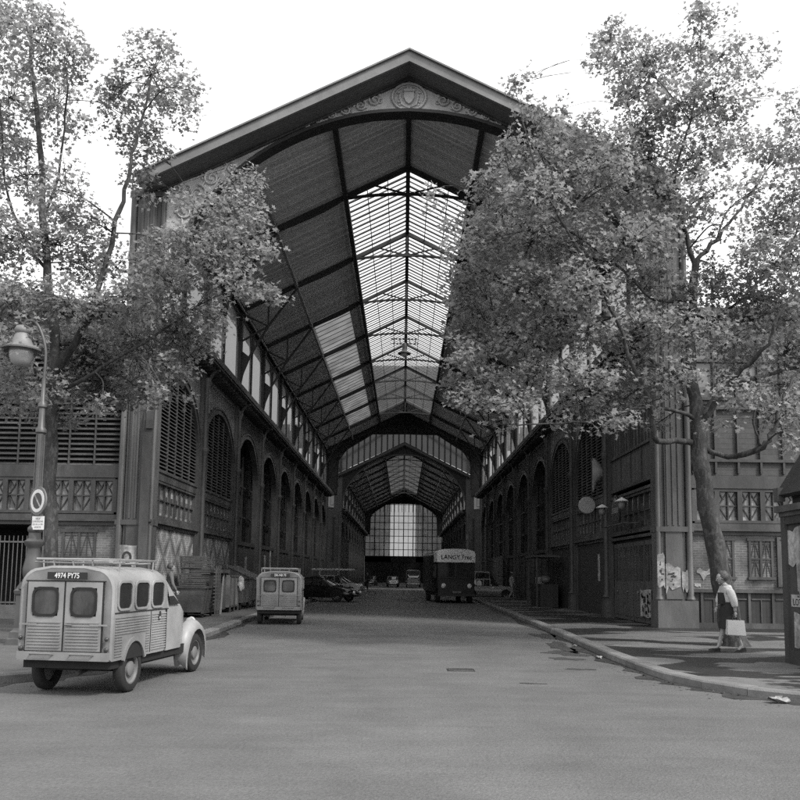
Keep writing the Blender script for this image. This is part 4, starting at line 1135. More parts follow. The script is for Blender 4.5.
# dark truck with the pale name board; local front faces +y, turned towards the camera
t = thing('delivery_truck', 'dark forward-control delivery truck with white name board over the windscreen, facing the camera', 'truck', (3.15, 48.1, 0), R(187))
M['truckp'] = paint('dark_truck_paint', 0.022, 0.35, 0.2); M['truckw'] = paint('white_board_paint', 0.8, 0.5, 0.05)
def tsec(y, w, z0, z1, r=.3, ins=0):
    return [(x, y, z) for x, z in rr(-w+ins, w-ins, z0+ins, z1-ins, r, 4)]
m = MB(); m.loft([tsec(-5.6, 1.16, .55, 3.1, .3, .05), tsec(-5.5, 1.16, .55, 3.1, .3), tsec(-.1, 1.16, .55, 3.05, .3), tsec(0, 1.14, .55, 3.0, .3, .04)]); part('body', m, M['truckp'], t, 40)
m = MB(); m.box(-1.08, 1.08, 0, .22, .5, 1.35); m.box(-1.02, 1.02, .22, .30, .55, 1.25); part('nose_panel', m, M['truckp'], t)
m = MB(); rings = [[(x, y, z) for x, z in [(-w, 2.42), (-w, 2.95), (-w*.93, 3.1), (-w*.6, 3.2), (0, 3.23), (w*.6, 3.2), (w*.93, 3.1), (w, 2.95), (w, 2.42)]] for y, w in ((-.9, 1.19), (.14, 1.19), (.2, 1.15))]; m.loft(rings); nb = part('name_board', m, M['truckw'], t, 40)
tx = text_mesh('LANGY Fres', .36, .004, sx=.98); tx.transform(Matrix.Rotation(PI, 4, 'Z')); link('name_lettering', tx, M['ink'], nb, (0, .215, 2.72))
m = MB(); m.box(-1.04, -.04, .02, .06, 1.55, 2.38); m.box(.04, 1.04, .02, .06, 1.55, 2.38); part('windscreen', m, M['sideglass'], t)
m = MB(); m.box(-1.08, 1.08, .03, .1, 1.46, 1.55); m.box(-.04, .04, .03, .09, 1.55, 2.4); m.box(-1.1, -1.04, .03, .09, 1.5, 2.42); m.box(1.04, 1.1, .03, .09, 1.5, 2.42); part('windscreen_frame', m, M['truckp'], t)
m = MB()
for k in range(6): m.box(-.55, .55, .3, .325, .72 + k*.09, .75 + k*.09)
part('grille', m, M['iron'], t)
for s in (-1, 1):
    m = MB(); m.lathe([(.15, 0), (.14, .05), (.08, .09), (.01, .1)], (0,0,0), 16); m.xf(Matrix.Translation((s*.78, .28, 1.02)) @ Matrix.Rotation(R(-90), 4, 'X')); part('headlight', m, M['lens'], t, 50)
    m = MB(); m.tube([(s*1.12, .02, 2.0), (s*1.32, .12, 2.0), (s*1.34, .12, 1.75)], .015, 5); m.box(min(s*1.27, s*1.4), max(s*1.27, s*1.4), .1, .13, 1.6, 1.85); part('mirror', m, M['iron_d'], t)
    m = MB(); m.box(min(s*1.165, s*1.19), max(s*1.165, s*1.19), -1.0, -.2, 1.5, 2.3); part('cab_side_window', m, M['sideglass'], t)
m = MB(); m.box(-1.12, 1.12, .3, .4, .42, .56); part('front_bumper', m, M['iron_d'], t)
m = MB(); m.box(-.26, .26, .4, .415, .6, .72); pl = part('number_plate', m, M['iron_l'], t)
m = MB(); m.box(-1.0, 1.0, -5.4, .2, .42, .56); part('chassis', m, M['under'], t)
for y in (-.7, -4.3):
    for s in (-1, 1): wheel(t, s*.98, y, .42, .24, s, M['truckp'])

# ------------------------------------------------------------------ street lamp with its signs
t = thing('street_lamp', 'tall ornate cast iron street lamp with swan neck and hanging globe on the left pavement', 'street lamp', (-7.73, 16.75, .12))
M['lampi'] = mat('lamp_post_paint', 0.085, 0.45, 0.25, 3, dirt=0.25)
m = MB(); m.lathe([(.46, 0), (.46, .12), (.40, .14), (.40, .26), (.33, .3), (.31, .34), (.31, 1.0), (.34, 1.03), (.36, 1.1), (.30, 1.14)], (0,0,0), 4, True); m.lathe([(.3, 1.14), (.24, 1.24), (.17, 1.32)], (0,0,0), 8, True); part('plinth', m, M['lampi'], t)
m = MB(); m.lathe([(.2, 1.3), (.17, 1.36), (.19, 1.42), (.2, 1.55), (.16, 1.75), (.13, 1.95), (.14, 2.0), (.19, 2.05), (.2, 2.12), (.13, 2.18), (.12, 2.3), (.15, 2.34), (.15, 2.4), (.1, 2.46)], (0,0,0), 20); part('base_column', m, M['lampi'], t, 40)
m = MB(); prof = [(.085, 2.45), (.075, 4.4), (.11, 4.43), (.11, 4.5), (.07, 4.55), (.06, 4.95), (.09, 4.98), (.09, 5.05), (.05, 5.1), (.042, 5.6)]; m.lathe(prof, (0,0,0), 14)
for k in range(8):
    a = k*PI/4; m.tube([(.09*math.cos(a), .09*math.sin(a), 2.5), (.082*math.cos(a), .082*math.sin(a), 4.38)], .012, 4)
part('pole', m, M['lampi'], t, 40)
m = MB(); P = smooth_line([(0, 5.6), (0.0, 6.2), (-.12, 6.62), (-.27, 6.84), (-.44, 6.86), (-.52, 6.76)], 6); m.tube([(p.x, 0, p.y) for p in P], .033, 8)
spiral(m, -.50, 6.9, .12, 1.3, -1, 0, .025); spiral(m, -.2, 6.5, .14, 1.2, 1, 0, .022); m.tube([(-.52, 0, 6.78), (-.52, 0, 6.74)], .03, 6)
m.ball((-.52, 0, 7.05), .05, 5)
part('swan_neck', m, M['lampi'], t, 60)
m = MB(); m.lathe([(.03, 6.72), (.13, 6.69), (.165, 6.62), (.16, 6.56), (.13, 6.53), (.16, 6.48), (.2, 6.38), (.24, 6.28), (.42, 6.18), (.41, 6.15), (.27, 6.2)], (-.52, 0, .05), 28); part('lamp_hood', m, M['iron_l'], t, 50)
m = MB(); m.lathe([(.24, 6.2), (.25, 6.1), (.24, 5.98), (.19, 5.86), (.1, 5.8), (.01, 5.79)], (-.52, 0, .07), 28); part('glass_globe', m, mat('opal_globe_glass', 0.33, 0.15, 0.1, 3, spec=0.7), t, 70)

s_ = thing('no_parking_sign', 'round no-parking sign with pale ring and slanting bar fixed to the street lamp', 'road sign', (-7.62, 16.58, 3.08), R(-34))
def disc(r, y0, y1, n=32, sx=1): return MB().prism([(r*sx*math.cos(2*PI*k/n), r*math.sin(2*PI*k/n)) for k in range(n)], 1, y0, y1)
part('sign_rim', disc(.30, -.02, .01), mat('worn_sign_rim', 0.14, 0.5, 0.2, 5), s_, 40)
m = MB(); N = 32
def cir(r): return [(r*math.cos(2*PI*k/N), r*math.sin(2*PI*k/N)) for k in range(N+1)]
m.strip(cir(.24), cir(.17), 1, -.026, -.02); part('pale_ring', m, M['white'], s_)
part('sign_face', disc(.17, -.024, -.02), mat('dull_blue_sign_face', 0.05, 0.5, 0.2, 5), s_, 40)
m = MB(); m.beam((-.11, -.027, .13), (.11, -.027, -.13), .005, .035, (0,0,1)); part('slanting_bar', m, M['paper'], s_)
m = MB(); m.box(-.1, -.05, .0, .16, -.03, .03); part('bracket', m, M['lampi'], s_)
s_ = thing('notice_plate', 'small white rectangular notice plate with lines of text under the round sign on the lamp', 'sign', (-7.60, 16.58, 2.62), R(-16))
m = MB(); m.box(-.145, .145, -.01, .01, -.14, .14); part('plate', m, M['white'], s_)
for i, (tx_, zz) in enumerate((('SAUF', .085), ('LIVRAISONS', .03), ('DE 6H A 9H', -.03), ('ARRETE', -.09))):
    link('plate_lettering', text_mesh(tx_, .05, .001), mat('faded_lettering', 0.25, 0.6, 0.2, 5) if i == 0 else bpy.data.materials['faded_lettering'], s_, (0, -.0115, zz))

# ------------------------------------------------------------------ kiosk on the right edge
t = thing('lottery_kiosk', 'dark lottery ticket kiosk with torn posters, steep roof, cut off by the right edge', 'kiosk', (7.15, 12.6, .12))
kw = mat('kiosk_paint', 0.06, 0.55, 0.3, 2, dirt=0.3)
m = MB(); m.box(0, 2.4, 0, 2.4, 0, 2.78); part('wall', m, kw, t)
m = MB(); m.box(-.06, .0, 2.3, 2.46, 0, 2.8); m.box(-.06, 0, -.06, .08, 0, 2.8); m.box(-.05, 0, .08, 2.3, .0, .25); m.box(-.05, 0, .08, 2.3, 2.55, 2.78); part('corner_trim', m, kw, t)
m = MB(); m.box(-.14, 2.54, -.14, 2.54, 2.78, 2.9); m.box(-.08, 2.48, -.08, 2.48, 2.7, 2.78); part('cornice', m, M['iron'], t)
m = MB(); m.box(.1, 2.3, .1, 2.3, 2.9, 3.1)
m.prism([(-.14, 3.1), (1.2, 5.2), (2.54, 3.1), (2.44, 3.05), (1.2, 5.0), (-.04, 3.05)], 1, -.15, 2.5); m.prism([(0.05, 3.1), (1.2, 4.9), (2.35, 3.1)], 1, .1, 2.2); part('roof', m, M['iron_d'], t)
m = MB(); m.box(-.16, -.02, 2.32, 2.5, 2.98, 3.24); part('roof_finial_block', m, M['iron'], t)
def torn(y0, y1, z0, z1, jag=.06, n=9, x=-.012):
    top = [(y0 + (y1-y0)*k/n, z1 + random.uniform(-jag, jag)) for k in range(n+1)]; bot = [(y0 + (y1-y0)*k/n + random.uniform(-.02,.02), z0 + random.uniform(-jag, jag)*1.6) for k in range(n+1)]
    mm_ = MB(); mm_.strip(bot, top, 0, x, x+.006); return mm_
m = torn(1.45, 2.3, 1.75, 2.45, .1, 9, -.012); part('torn_poster', m, M['paper'], t)
m = torn(1.75, 2.0, 1.35, 1.8, .08, 5, -.016); part('torn_poster', m, M['paper'], t)
m = MB(); m.box(-.012, -.004, 1.45, 2.25, 1.04, 1.26); pst = part('ticket_banner', m, M['paper'], t)
tx = text_mesh('LOTERIE', .17, .001); tx.transform(Matrix.Rotation(R(-90), 4, 'Z')); link('banner_lettering', tx, M['ink'], pst, (-.0145, 1.86, 1.12))
tx = text_mesh('NATIONALE', .055, .001); tx.transform(Matrix.Rotation(R(-90), 4, 'Z')); link('banner_lettering', tx, M['ink'], pst, (-.0145, 1.86, 1.225))
m = torn(1.5, 2.16, .32, .92, .03, 6, -.012); part('torn_poster', m, M['paper'], t)

# ------------------------------------------------------------------ posters on the corner piers and walls
def poster(label, x0, x1, z0, z1, y, marks=0, group=None, rag=.02):
    n = 5
    top = [(x0 + (x1-x0)*k/n, z1 + random.uniform(-rag, rag)) for k in range(n+1)]; bot = [(x0 + (x1-x0)*k/n, z0 + random.uniform(-rag, rag)*2) for k in range(n+1)]
    t = thing('wall_poster', label, 'poster', ((x0+x1)/2, y, (z0+z1)/2)); o = Vector(t.location)
    m = MB(); m.strip(bot, top, 1, y-.006, y-.001); part('sheet', m, M['paper'], t, local=False)
    if marks:
        m = MB(); w = x1-x0; h = z1-z0
        cx = (x0+x1)/2; cz = z0+h*.55
        if marks == 1:   # a dark round head-and-shoulders picture
            m.prism([(cx + w*.26*math.cos(a*PI/8), cz + h*.24*math.sin(a*PI/8)) for a in range(16)], 1, y-.009, y-.007)
            m.prism([(x0+w*.16, z0+h*.12), (x1-w*.16, z0+h*.12), (cx+w*.2, cz-h*.2), (cx-w*.2, cz-h*.2)], 1, y-.0088, y-.0068)
        else:
            for k in range(11):
                a = x0+w*random.uniform(.12,.7); zz = z0+h*random.uniform(.2,.75); m.box(a, min(x1-w*.1, a+w*random.uniform(.06,.3)), y-.009-k*.0004, y-.007-k*.0004, zz, zz+h*random.uniform(.02,.07))
        part('print', m, M['ink'], t, local=False)
        if marks == 1:
            m = MB(); m.prism([(cx + w*.13*math.cos(a*PI/8), cz + h*.15*math.sin(a*PI/8)) for a in range(16)], 1, y-.012, y-.010); part('pale_face', m, M['paper'], t, local=False)
    return t
yp = Y0 - .305
poster('large white poster with a dark portrait on the left corner pier above the van', -8.98, -8.36, 1.6, 2.45, Y0-.175, 1)
poster('narrow white poster right of the portrait poster on the left corner pier', -8.3, -8.0, 1.65, 2.3, Y0-.175, 2)
poster('tall narrow peeling white poster at the left edge of the right corner pier', 7.93, 8.16, 1.35, 2.4, Y0-.21, 2, rag=.06)
poster('ragged white poster scraps across the middle of the right corner pier', 8.2, 8.66, 1.25, 2.05, Y0-.175, 2, rag=.09)
poster('small torn white poster at the right edge of the right corner pier', 8.7, 8.9, 1.3, 1.9, Y0-.175, 0, rag=.05)
poster('pale torn paper patch on the brick wall right of the corner pier', 9.22, 9.75, 1.72, 1.95, Y0-.012, 0, rag=.08)
poster('small white label low on the brick wall right of the corner pier', 9.14, 9.34, 1.4, 1.5, Y0-.012, 0, rag=.01)
def side_poster(label, x, y0, y1, z0, z1, s, rag=.03):
    n = 6; t = thing('wall_poster', label, 'poster', (x, (y0+y1)/2, (z0+z1)/2))
    m = MB(); top = [(y0+(y1-y0)*k/n, z1+random.uniform(-rag, rag)) for k in range(n+1)]; bot = [(y0+(y1-y0)*k/n, z0+random.uniform(-rag, rag)) for k in range(n+1)]
    m.strip(bot, top, 0, x-.004, x+.004); part('sheet', m, M['paper'], t, local=False); return t
side_poster('white vertical paper strip on the first column of the right-hand street wall', 7.72, Y0+6.25, Y0+6.55, 1.5, 2.55, 1)
t = side_poster('speckled black and white poster low beside the right office doors', 8.02, Y0+.75, Y0+1.95, .35, 1.25, 1)
m = MB()
for k in range(26): a = Y0 + random.uniform(.8, 1.75); z = random.uniform(.38, 1.1); m.box(8.010, 8.014, a, a+random.uniform(.06,.18), z, z+random.uniform(.05,.15))
part('print', m, M['ink'], t, local=False)
for i, (yy, z0, z1, lab) in enumerate(((39.0, 1.2, 2.4, 'pale paper strip on the left-hand wall above the sloping-lid bin'), (44.4, 1.3, 2.6, 'first pale paper strip by the doorway beyond the bins on the left wall'), (46.2, 1.5, 2.9, 'second pale paper strip by the doorway beyond the bins on the left wall'))):
    side_poster(lab, -7.70, yy, yy+.5, z0, z1, -1)

# round sign, pennant and emblem on the right office front
t = thing('round_wall_sign', 'round blank grey sign standing out from the right wall beside the first louvred arch', 'sign', (7.62, 33.2, 4.62), 0)
m = MB(); m.lathe([(.01, -.05), (.33, -.04), (.36, 0), (.33, .04), (.01, .05)], (0,0,0), 28); m.xf(Matrix.Rotation(R(90), 4, 'X')); part('disc', m, mat('sign_grey', 0.33, 0.5, 0.1, 3), t, 40)
m = MB(); m.tube([(.33, .0, 0), (.48, 0, 0)], .03, 6); part('bracket', m, M['iron'], t)
t = thing('pennant', 'pale limp triangular pennant hanging from a slanting staff above the office windows', 'flag', (7.98, 31.9, 4.9))
m = MB(); m.tube([(.0, 0, 0.1), (-.55, -.3, 1.6)], .018, 6); part('staff', m, M['iron_d'], t)
m = MB(); n = 8; vs = []
for k in range(n+1):
    z = 1.5 - 1.35*k/n; w = .62*math.sin(PI*min(1, (k+.3)/n)**.8); a = (-.5, -.28, z); b = (-.5 + w*.8, -.28 + .12*math.sin(k*1.3), z - .05)
    vs += [a, b]
m.raw(vs, [(2*k, 2*k+1, 2*k+3, 2*k+2) for k in range(n)]); fl = part('cloth', m, mat('pennant_cloth', 0.22, 0.9, 0.1, 2), t, 60)
sm_ = fl.modifiers.new('thick', 'SOLIDIFY'); sm_.thickness = .008
t = thing('police_lamp_sign', 'wall sign with two small hooded globe lamps and dark crest over the right office doors', 'wall sign', (7.85, 28.3, 3.4))
m = MB(); m.tube([(.1, -1.15, .1), (-.35, -1.15, .1), (-.35, 1.65, .1), (.1, 1.65, .1)], .03, 6); part('bracket', m, M['iron'], t)
m = MB(); m.xf(Matrix.Identity(4)); m.prism([(-.45, .15), (.45, .15), (.55, .5), (.4, .95), (.12, 1.15), (-.12, 1.15), (-.4, .95), (-.55, .5)], 0, -.36, -.3); part('crest', m, M['black'], t)
m = MB(); m.prism([(-.42, .5), (.42, .5), (.42, .7), (-.42, .7)], 0, -.375, -.362); m.ball((-.36, 0, .95), .1, 5, sx=.4); part('crest_band', m, M['iron_l'], t)
for y in (-1.1, 1.6):
    m = MB(); m.lathe([(.01, .98), (.07, .94), (.24, .84), (.22, .82), (.12, .84)], (-.42, y, 0), 16); part('lamp_hood', m, M['white'], t, 50)
    m = MB(); m.lathe([(.1, .83), (.13, .72), (.11, .6), (.01, .56)], (-.42, y, 0), 16); part('globe', m, M['iron_l'], t, 60)
    m = MB(); m.tube([(-.42, y, .56), (-.42, y, .1)], .02, 6); part('lamp_stem', m, M['iron_d'], t)

# hanging lamp under the skylight
t = thing('hanging_lamp', 'hooded lamp with a cross bar hanging beneath the glazed ridge of the near roof', 'pendant lamp', (-.1, 53.2, 16.4))
m = MB(); m.tube([(0, 0, .9), (0, 0, 1.35)], .02, 6); m.box(-.95, .95, -.03, .03, 1.2, 1.25); m.box(-.95, .95, -.03, .03, .88, .92)
for x in (-.7, -.3, .35, .75): m.box(x-.03, x+.03, -.04, .04, .86, 1.3)
part('cross_bar', m, M['iron_d'], t)
m = MB(); m.tube([(0, 0, 1.25), (0, 0, 1.95)], .015, 5); part('drop_rod', m, M['iron_d'], t)
m = MB(); m.lathe([(.1, .95), (.16, .85), (.14, .55), (.2, .4), (.45, .22), (.44, .18), (.2, .25)], (0,0,0), 18); part('lamp_hood', m, M['iron'], t, 50)
m = MB(); m.lathe([(.2, .24), (.22, .1), (.12, 0), (.01, -.02)], (0,0,0), 16); part('bulb_glass', m, M['lens'], t, 60)

# ------------------------------------------------------------------ carts, bins and crates by the left wall
M['bin'] = mat('galvanised_bin_metal', 0.11, 0.55, 0.3, 3, dirt=0.45, bump=0.3, bscale=14)
M['bin2'] = mat('stained_plywood', 0.16, 0.8, 0.3, 2.5, dirt=0.45)
M['crate'] = mat('crate_wood', 0.09, 0.85, 0.35, 7, dirt=0.3)
def bin_wheels(t, L, Wd, r=.09):
    for y in (.25, L-.25):
        for x in (.12, Wd-.12):
            m = MB(); m.lathe([(r, -.03), (r, .03)], (0,0,0), 14); m.xf(Matrix.Translation((x, y, r)) @ Matrix.Rotation(R(90), 4, 'Y')); part('caster', m, M['rubber'], t, 50)
# bins stand with x towards the street
t = thing('refuse_cart', 'tapered metal refuse cart on casters nearest the van, against the lozenge brick wall', 'cart', (-7.72, 26.9, .12))
m = MB(); m.raw([(.1,.12,.18),(1.0,.12,.18),(1.0,1.6,.18),(.1,1.6,.18),(0,0,1.0),(1.12,0,1.0),(1.12,1.75,1.0),(0,1.75,1.0)], [(0,3,2,1),(0,1,5,4),(1,2,6,5),(2,3,7,6),(3,0,4,7),(4,5,6,7)])
part('tub', m, M['bin'], t)
m = MB(); m.box(-.03, 1.15, -.03, 1.78, .98, 1.04)
for y in (.3, .88, 1.45): m.beam((1.02, y, .2), (1.13, y, 1.0), .04, .04)
m.box(.98, 1.06, .1, 1.62, .14, .24); part('rim', m, M['iron'], t); bin_wheels(t, 1.7, 1.1)
def crate(x, y, z, lab, L=1.15, Wd=.75, H=.2, grp='slatted crates stacked on the first refuse cart', rot=0.0):
    t = thing('slatted_crate', lab, 'crate', (x, y, z), rot, grp)
    m = MB()
    for zz in (0.0, .075, .15): m.box(0, .015, 0, L, zz, zz+.05); m.box(Wd-.015, Wd, 0, L, zz, zz+.05); m.box(.015, Wd-.015, 0, .015, zz, zz+.05); m.box(.015, Wd-.015, L-.015, L, zz, zz+.05)
    for k in range(6): m.box(.02 + k*Wd/6.2, .02 + k*Wd/6.2 + .08, .02, L-.02, .0, .012)
    part('slats', m, M['crate'], t)
    m = MB()
    for (a, b) in ((.02, .02), (Wd-.06, .02), (.02, L-.06), (Wd-.06, L-.06)): m.box(a, a+.04, b, b+.04, .012, H-.005)
    part('corner_post', m, M['crate'], t); return t
for k, w in enumerate(('bottom', 'second from bottom', 'middle', 'second from top', 'top')):
    crate(-7.62 + random.uniform(-.03, .03), 27.35 + random.uniform(-.04, .04), 1.165 + k*.205, 'wooden slatted crate, %s of the stack on the nearest refuse cart' % w)
t = thing('pallet_frame', 'slatted wooden rack leaning against the side of the nearest refuse cart', 'rack', (-6.52, 27.7, .12))
m = MB()
for k in range(11): m.box(.0, .05, 0, .72, .42 + k*.12, .45 + k*.12)
part('slats', m, M['bin2'], t)
m = MB()
for y in (0.04, .34, .64): m.box(.05, .09, y, y+.05, 0, 1.75)
part('uprights', m, M['crate'], t)
t = thing('plywood_bin', 'tall dark open-sided bin between the nearest refuse cart and the plywood container', 'bin', (-7.7, 29.3, .12))
m = MB(); m.box(0, 1.0, 0, .05, .15, 1.5); m.box(0, 1.0, 1.15, 1.2, .15, 1.5); m.box(0, .05, .05, 1.15, .15, 1.5); m.box(.05, 1.0, .05, 1.15, .15, .2); part('box', m, M['iron'], t)
m = MB(); m.box(-.05, 1.1, -.06, 1.26, 1.5, 1.62); part('lid', m, M['iron'], t); bin_wheels(t, 1.2, 1.0)
m = MB(); m.beam((1.05, .2, 0), (1.02, .65, 1.5), .06, .03); part('prop', m, M['iron_l'], t)
t = thing('plywood_container', 'pale stained plywood container on short legs beside the dark open bin', 'container', (-7.7, 30.75, .12))
m = MB(); m.box(0, 1.1, 0, 1.5, .2, 1.42); part('box', m, M['bin2'], t)
m = MB()
for y in (0, .72, 1.44): m.box(1.1, 1.14, y, y+.06, 0, 1.42)
m.box(1.1, 1.13, 0, 1.5, .2, .27); m.box(1.1, 1.13, 0, 1.5, 1.35, 1.42); part('battens', m, M['iron'], t); bin_wheels(t, 1.5, 1.1)
t = thing('paper_bundle', 'white crumpled paper bundle hanging from the edge of the plywood container', 'paper', (-6.5, 32.3, 1.05))
m = MB(); m.ball((0, 0, .15), .26, 6, sx=.5, sz=1.1); 
m.v = [(a + random.uniform(-.04,.04), b + random.uniform(-.05,.05), c_ + random.uniform(-.05,.05)) for a, b, c_ in m.v]; part('paper', m, M['paper'], t)
t = thing('refuse_cart', 'long ribbed metal cart on casters, third from the van along the left wall', 'cart', (-7.72, 32.9, .12))
m = MB(); m.box(0, 1.15, 0, 2.1, .3, 1.25)
for k in range(8): m.box(1.15, 1.18, .1+k*.26, .15+k*.26, .3, 1.2)
part('tub', m, M['bin'], t); m = MB(); m.box(-.03, 1.2, -.03, 2.13, 1.25, 1.31); part('rim', m, M['iron'], t); bin_wheels(t, 2.1, 1.15, .13)
t = thing('lidded_bin', 'dark bin with pale sloping lid, farthest of the row along the left wall', 'bin', (-7.72, 35.5, .12))
m = MB(); m.prism([(0, .35), (1.2, .35), (1.2, 1.2), (0, 1.75)], 1, 0, 2.4); part('box', m, M['bin'], t)
m = MB(); m.prism([(-.05, 1.78), (1.27, 1.18), (1.27, 1.24), (-.05, 1.84)], 1, -.05, 2.45); part('lid', m, M['bin2'], t); bin_wheels(t, 2.4, 1.2, .15)
m = MB(); m.box(1.2, 1.22, .3, 1.0, .45, .8); m.box(1.2, 1.22, 1.3, 2.1, .45, .8); part('hatch', m, M['under'], t)
# stall boards and doors along the right wall in the shade
t = thing('leaning_boards', 'pale planks standing against the right wall behind the walking man', 'planks', (7.6, 62.0, .12))
m = MB()
for k in range(5): m.box(-.02 - .02*k, .1 - .02*k, k*.95, k*.95+.8, 0, 3.1 - .15*(k % 2))
part('planks', m, mat('pale_planks', 0.12, 0.8, 0.2, 2), t)
t = thing('market_stall', 'dark market stall with white goods on its counter against the right wall', 'stall', (6.9, 40.5, .12))
m = MB(); m.box(0, .9, 0, 3.0, 0, 1.15); part('counter', m, M['wood_d'], t)
m = MB(); m.box(-.3, 1.0, -.1, 3.1, 2.5, 2.6)
for y in (0, 2.9): m.box(-.2, -.12, y, y+.08, 0, 2.5)
part('awning_frame', m, M['iron'], t)
t = thing('white_parcel', 'white parcel on the counter of the dark stall, left one', 'parcel', (7.0, 41.9, 1.27)); m = MB(); m.box(0, .5, 0, .7, 0, .32); m.box(.03, .47, .03, .67, .32, .35); part('wrapping', m, M['paper'], t)
t = thing('grey_parcel', 'grey sack-like parcel on the counter of the dark stall, nearer one', 'parcel', (7.0, 40.8, 1.27)); m = MB(); m.ball((.3, .35, .22), .26, 6, sy=1.2, sz=.85); part('sack', m, M['iron_l'], t, 60)

# ------------------------------------------------------------------ people
M['skin'] = mat('skin', 0.3, 0.55, 0.08, 8); M['hair'] = mat('hair', 0.075, 0.6, 0.4, 30, bump=0.5, bscale=60); M['hair_d'] = mat('dark_hair', 0.03, 0.6, 0.3, 30)
M['blouse'] = mat('pale_blouse_cloth', 0.5, 0.85, 0.08, 3, bump=0.2, bscale=8); M['skirt'] = mat('dark_skirt_cloth', 0.02, 0.9, 0.2, 5); M['shoe'] = mat('dark_shoe_leather', 0.02, 0.4, 0.2, 5)
M['work'] = mat('worn_overall_cloth', 0.13, 0.9, 0.25, 5, bump=0.3, bscale=10); M['worklight'] = mat('white_overall_cloth', 0.3, 0.9, 0.12, 5)
def skin_body(name, verts, edges, radii, material, parent, sub=2, root=0):
    me = bpy.data.meshes.new(name); me.from_pydata(verts, edges, []); ob = bpy.data.objects.new(name, me); COL.objects.link(ob)
    md = ob.modifiers.new('skin', 'SKIN'); md.use_smooth_shade = True
    if not me.skin_vertices:
        pass
    for i, sv in enumerate(me.skin_vertices[0].data): 
        r = radii[i]; sv.radius = (r, r) if isinstance(r, (int, float)) else r
    me.skin_vertices[0].data[root].use_root = True
    sb = ob.modifiers.new('sub', 'SUBSURF'); sb.levels = sub; sb.render_levels = sub
    bpy.context.view_layer.update()
    dg = bpy.context.evaluated_depsgraph_get(); nm = bpy.data.meshes.new_from_object(ob.evaluated_get(dg)); nm.name = name
    bpy.data.objects.remove(ob)
    nm.polygons.foreach_set('use_smooth', [True]*len(nm.polygons)); nm.materials.clear()
    return link(name, nm, material, parent)
def chain(pts, rad, name, material, parent, sub=1, extra=None):
    return skin_body(name, pts, [(i, i+1) for i in range(len(pts)-1)], rad, material, parent, sub)
def hand_mesh(p, d, side, curl=.6, s=1.0):
    """palm and five fingers as one mesh, hanging along direction d from wrist p"""
    m = MB(); d = Vector(d).normalized(); r = d.cross(Vector((1, 0, 0)))
    r = r.normalized() if r.length > .1 else Vector((0, 1, 0)); n = r.cross(d).normalized(); p = Vector(p)
    m.tube([p, p + d*.03*s, p + d*.085*s], [.022*s, .034*s, .03*s], 8)
    for i, L in enumerate((.062, .072, .068, .054)):
        o = p + d*.08*s + r*(i-1.5)*.019*s; a = o + d*L*.4*s + n*.004; b = a + (d*(1-curl) + n*side*curl)*L*.35*s; c_ = b + (d*(1-curl*1.4) + n*side*curl)*L*.25*s
        m.tube([o, a, b, c_], [.0095*s, .009*s, .008*s, .006*s], 6)
    o = p + d*.03*s - r*.03*s; m.tube([o, o + (d*.6 - r*.7 + n*side*.3)*.035*s, o + (d - r*.5 + n*side*.4)*.055*s], [.012*s, .010*s, .008*s], 6)
    return m
def head_mesh(c, face, s=1.0):
    """head with brow, nose, chin and ears; face = direction in the xy plane"""
    m = MB(); m.ball((0, 0, 0), .1, 9, sx=.78, sy=.95, sz=1.15)
    for i, v in enumerate(m.v):
        x, y, z = v
        if z < -.02: x *= 1 - .35*(-z/.115); y = y*(1 - .12*(-z/.115)) + .012
        m.v[i] = (x, y, z)
    m.tube([(0, .088, .012), (0, .112, -.018), (0, .096, -.03)], [.009, .014, .01], 6)
    for q in (-1, 1): m.ball((q*.079, -.005, -.012), .02, 4, sx=.4); m.ball((q*.03, .086, .016), .012, 4)
    m.tube([(-.022, .088, -.056), (0, .096, -.055), (.022, .088, -.056)], .006, 5)
    m.ball((0, .07, -.09), .022, 4)
    a = math.atan2(face[1], face[0]) - PI/2
    m.xf(Matrix.Translation(c) @ Matrix.Rotation(a, 4, 'Z') @ Matrix.Scale(s, 4)); return m
def hair_mesh(c, face, s=1.0, bulk=1.12, back=.03, low=-.05):
    m = MB(); m.ball((0, -back*.6, .02), .1*bulk, 9, sx=.86, sy=1.0, sz=1.08)
    keep = []
    for i, v in enumerate(m.v):
        x, y, z = v
        if y > .06 and z < .06: y = .06; x *= .98
        if z < low: z = low - (low - z)*.15
        m.v[i] = (x + .009*math.sin(61*z + 37*y), y + .008*math.sin(73*x + 40*z), z + .008*math.sin(67*x + 53*y))
    a = math.atan2(face[1], face[0]) - PI/2
    m.xf(Matrix.Translation(c) @ Matrix.Rotation(a, 4, 'Z') @ Matrix.Scale(s, 4)); return m

# woman walking to the left on the right pavement: local frame, faces -x
W_ = thing('person', 'woman in white blouse and dark skirt walking left with bowed head, bag in hand', 'person', (6.9, 17.1, .12))
V = [(0,0,.86), (0,.0,1.0), (-.02,0,1.16), (-.045,0,1.31), (-.075,0,1.40), (-.12,0,1.47),     # pelvis..neck
     (.0,.09,.83), (-.10,.09,.47), (-.21,.09,.10), (-.32,.09,.045),                               # left leg forward
     (.0,-.09,.83), (.06,-.09,.46), (.21,-.09,.15), (.13,-.09,.04),                               # right leg back
     (-.05,-.17,1.31), (.02,-.21,1.08), (.05,-.2,.84), (-.05,.17,1.31), (-.13,.2,1.08), (-.19,.17,.93)]
Ed = [(0,1),(1,2),(2,3),(3,4),(4,5),(0,6),(6,7),(7,8),(8,9),(0,10),(10,11),(11,12),(12,13),(3,14),(14,15),(15,16),(3,17),(17,18),(18,19)]
Rd = [(.15,.12),(.13,.105),(.14,.11),(.14,.10),.05,.048, .09,.058,.036,(.035,.03), .09,.058,.036,(.035,.03), .062,.045,.028, .062,.045,.028]
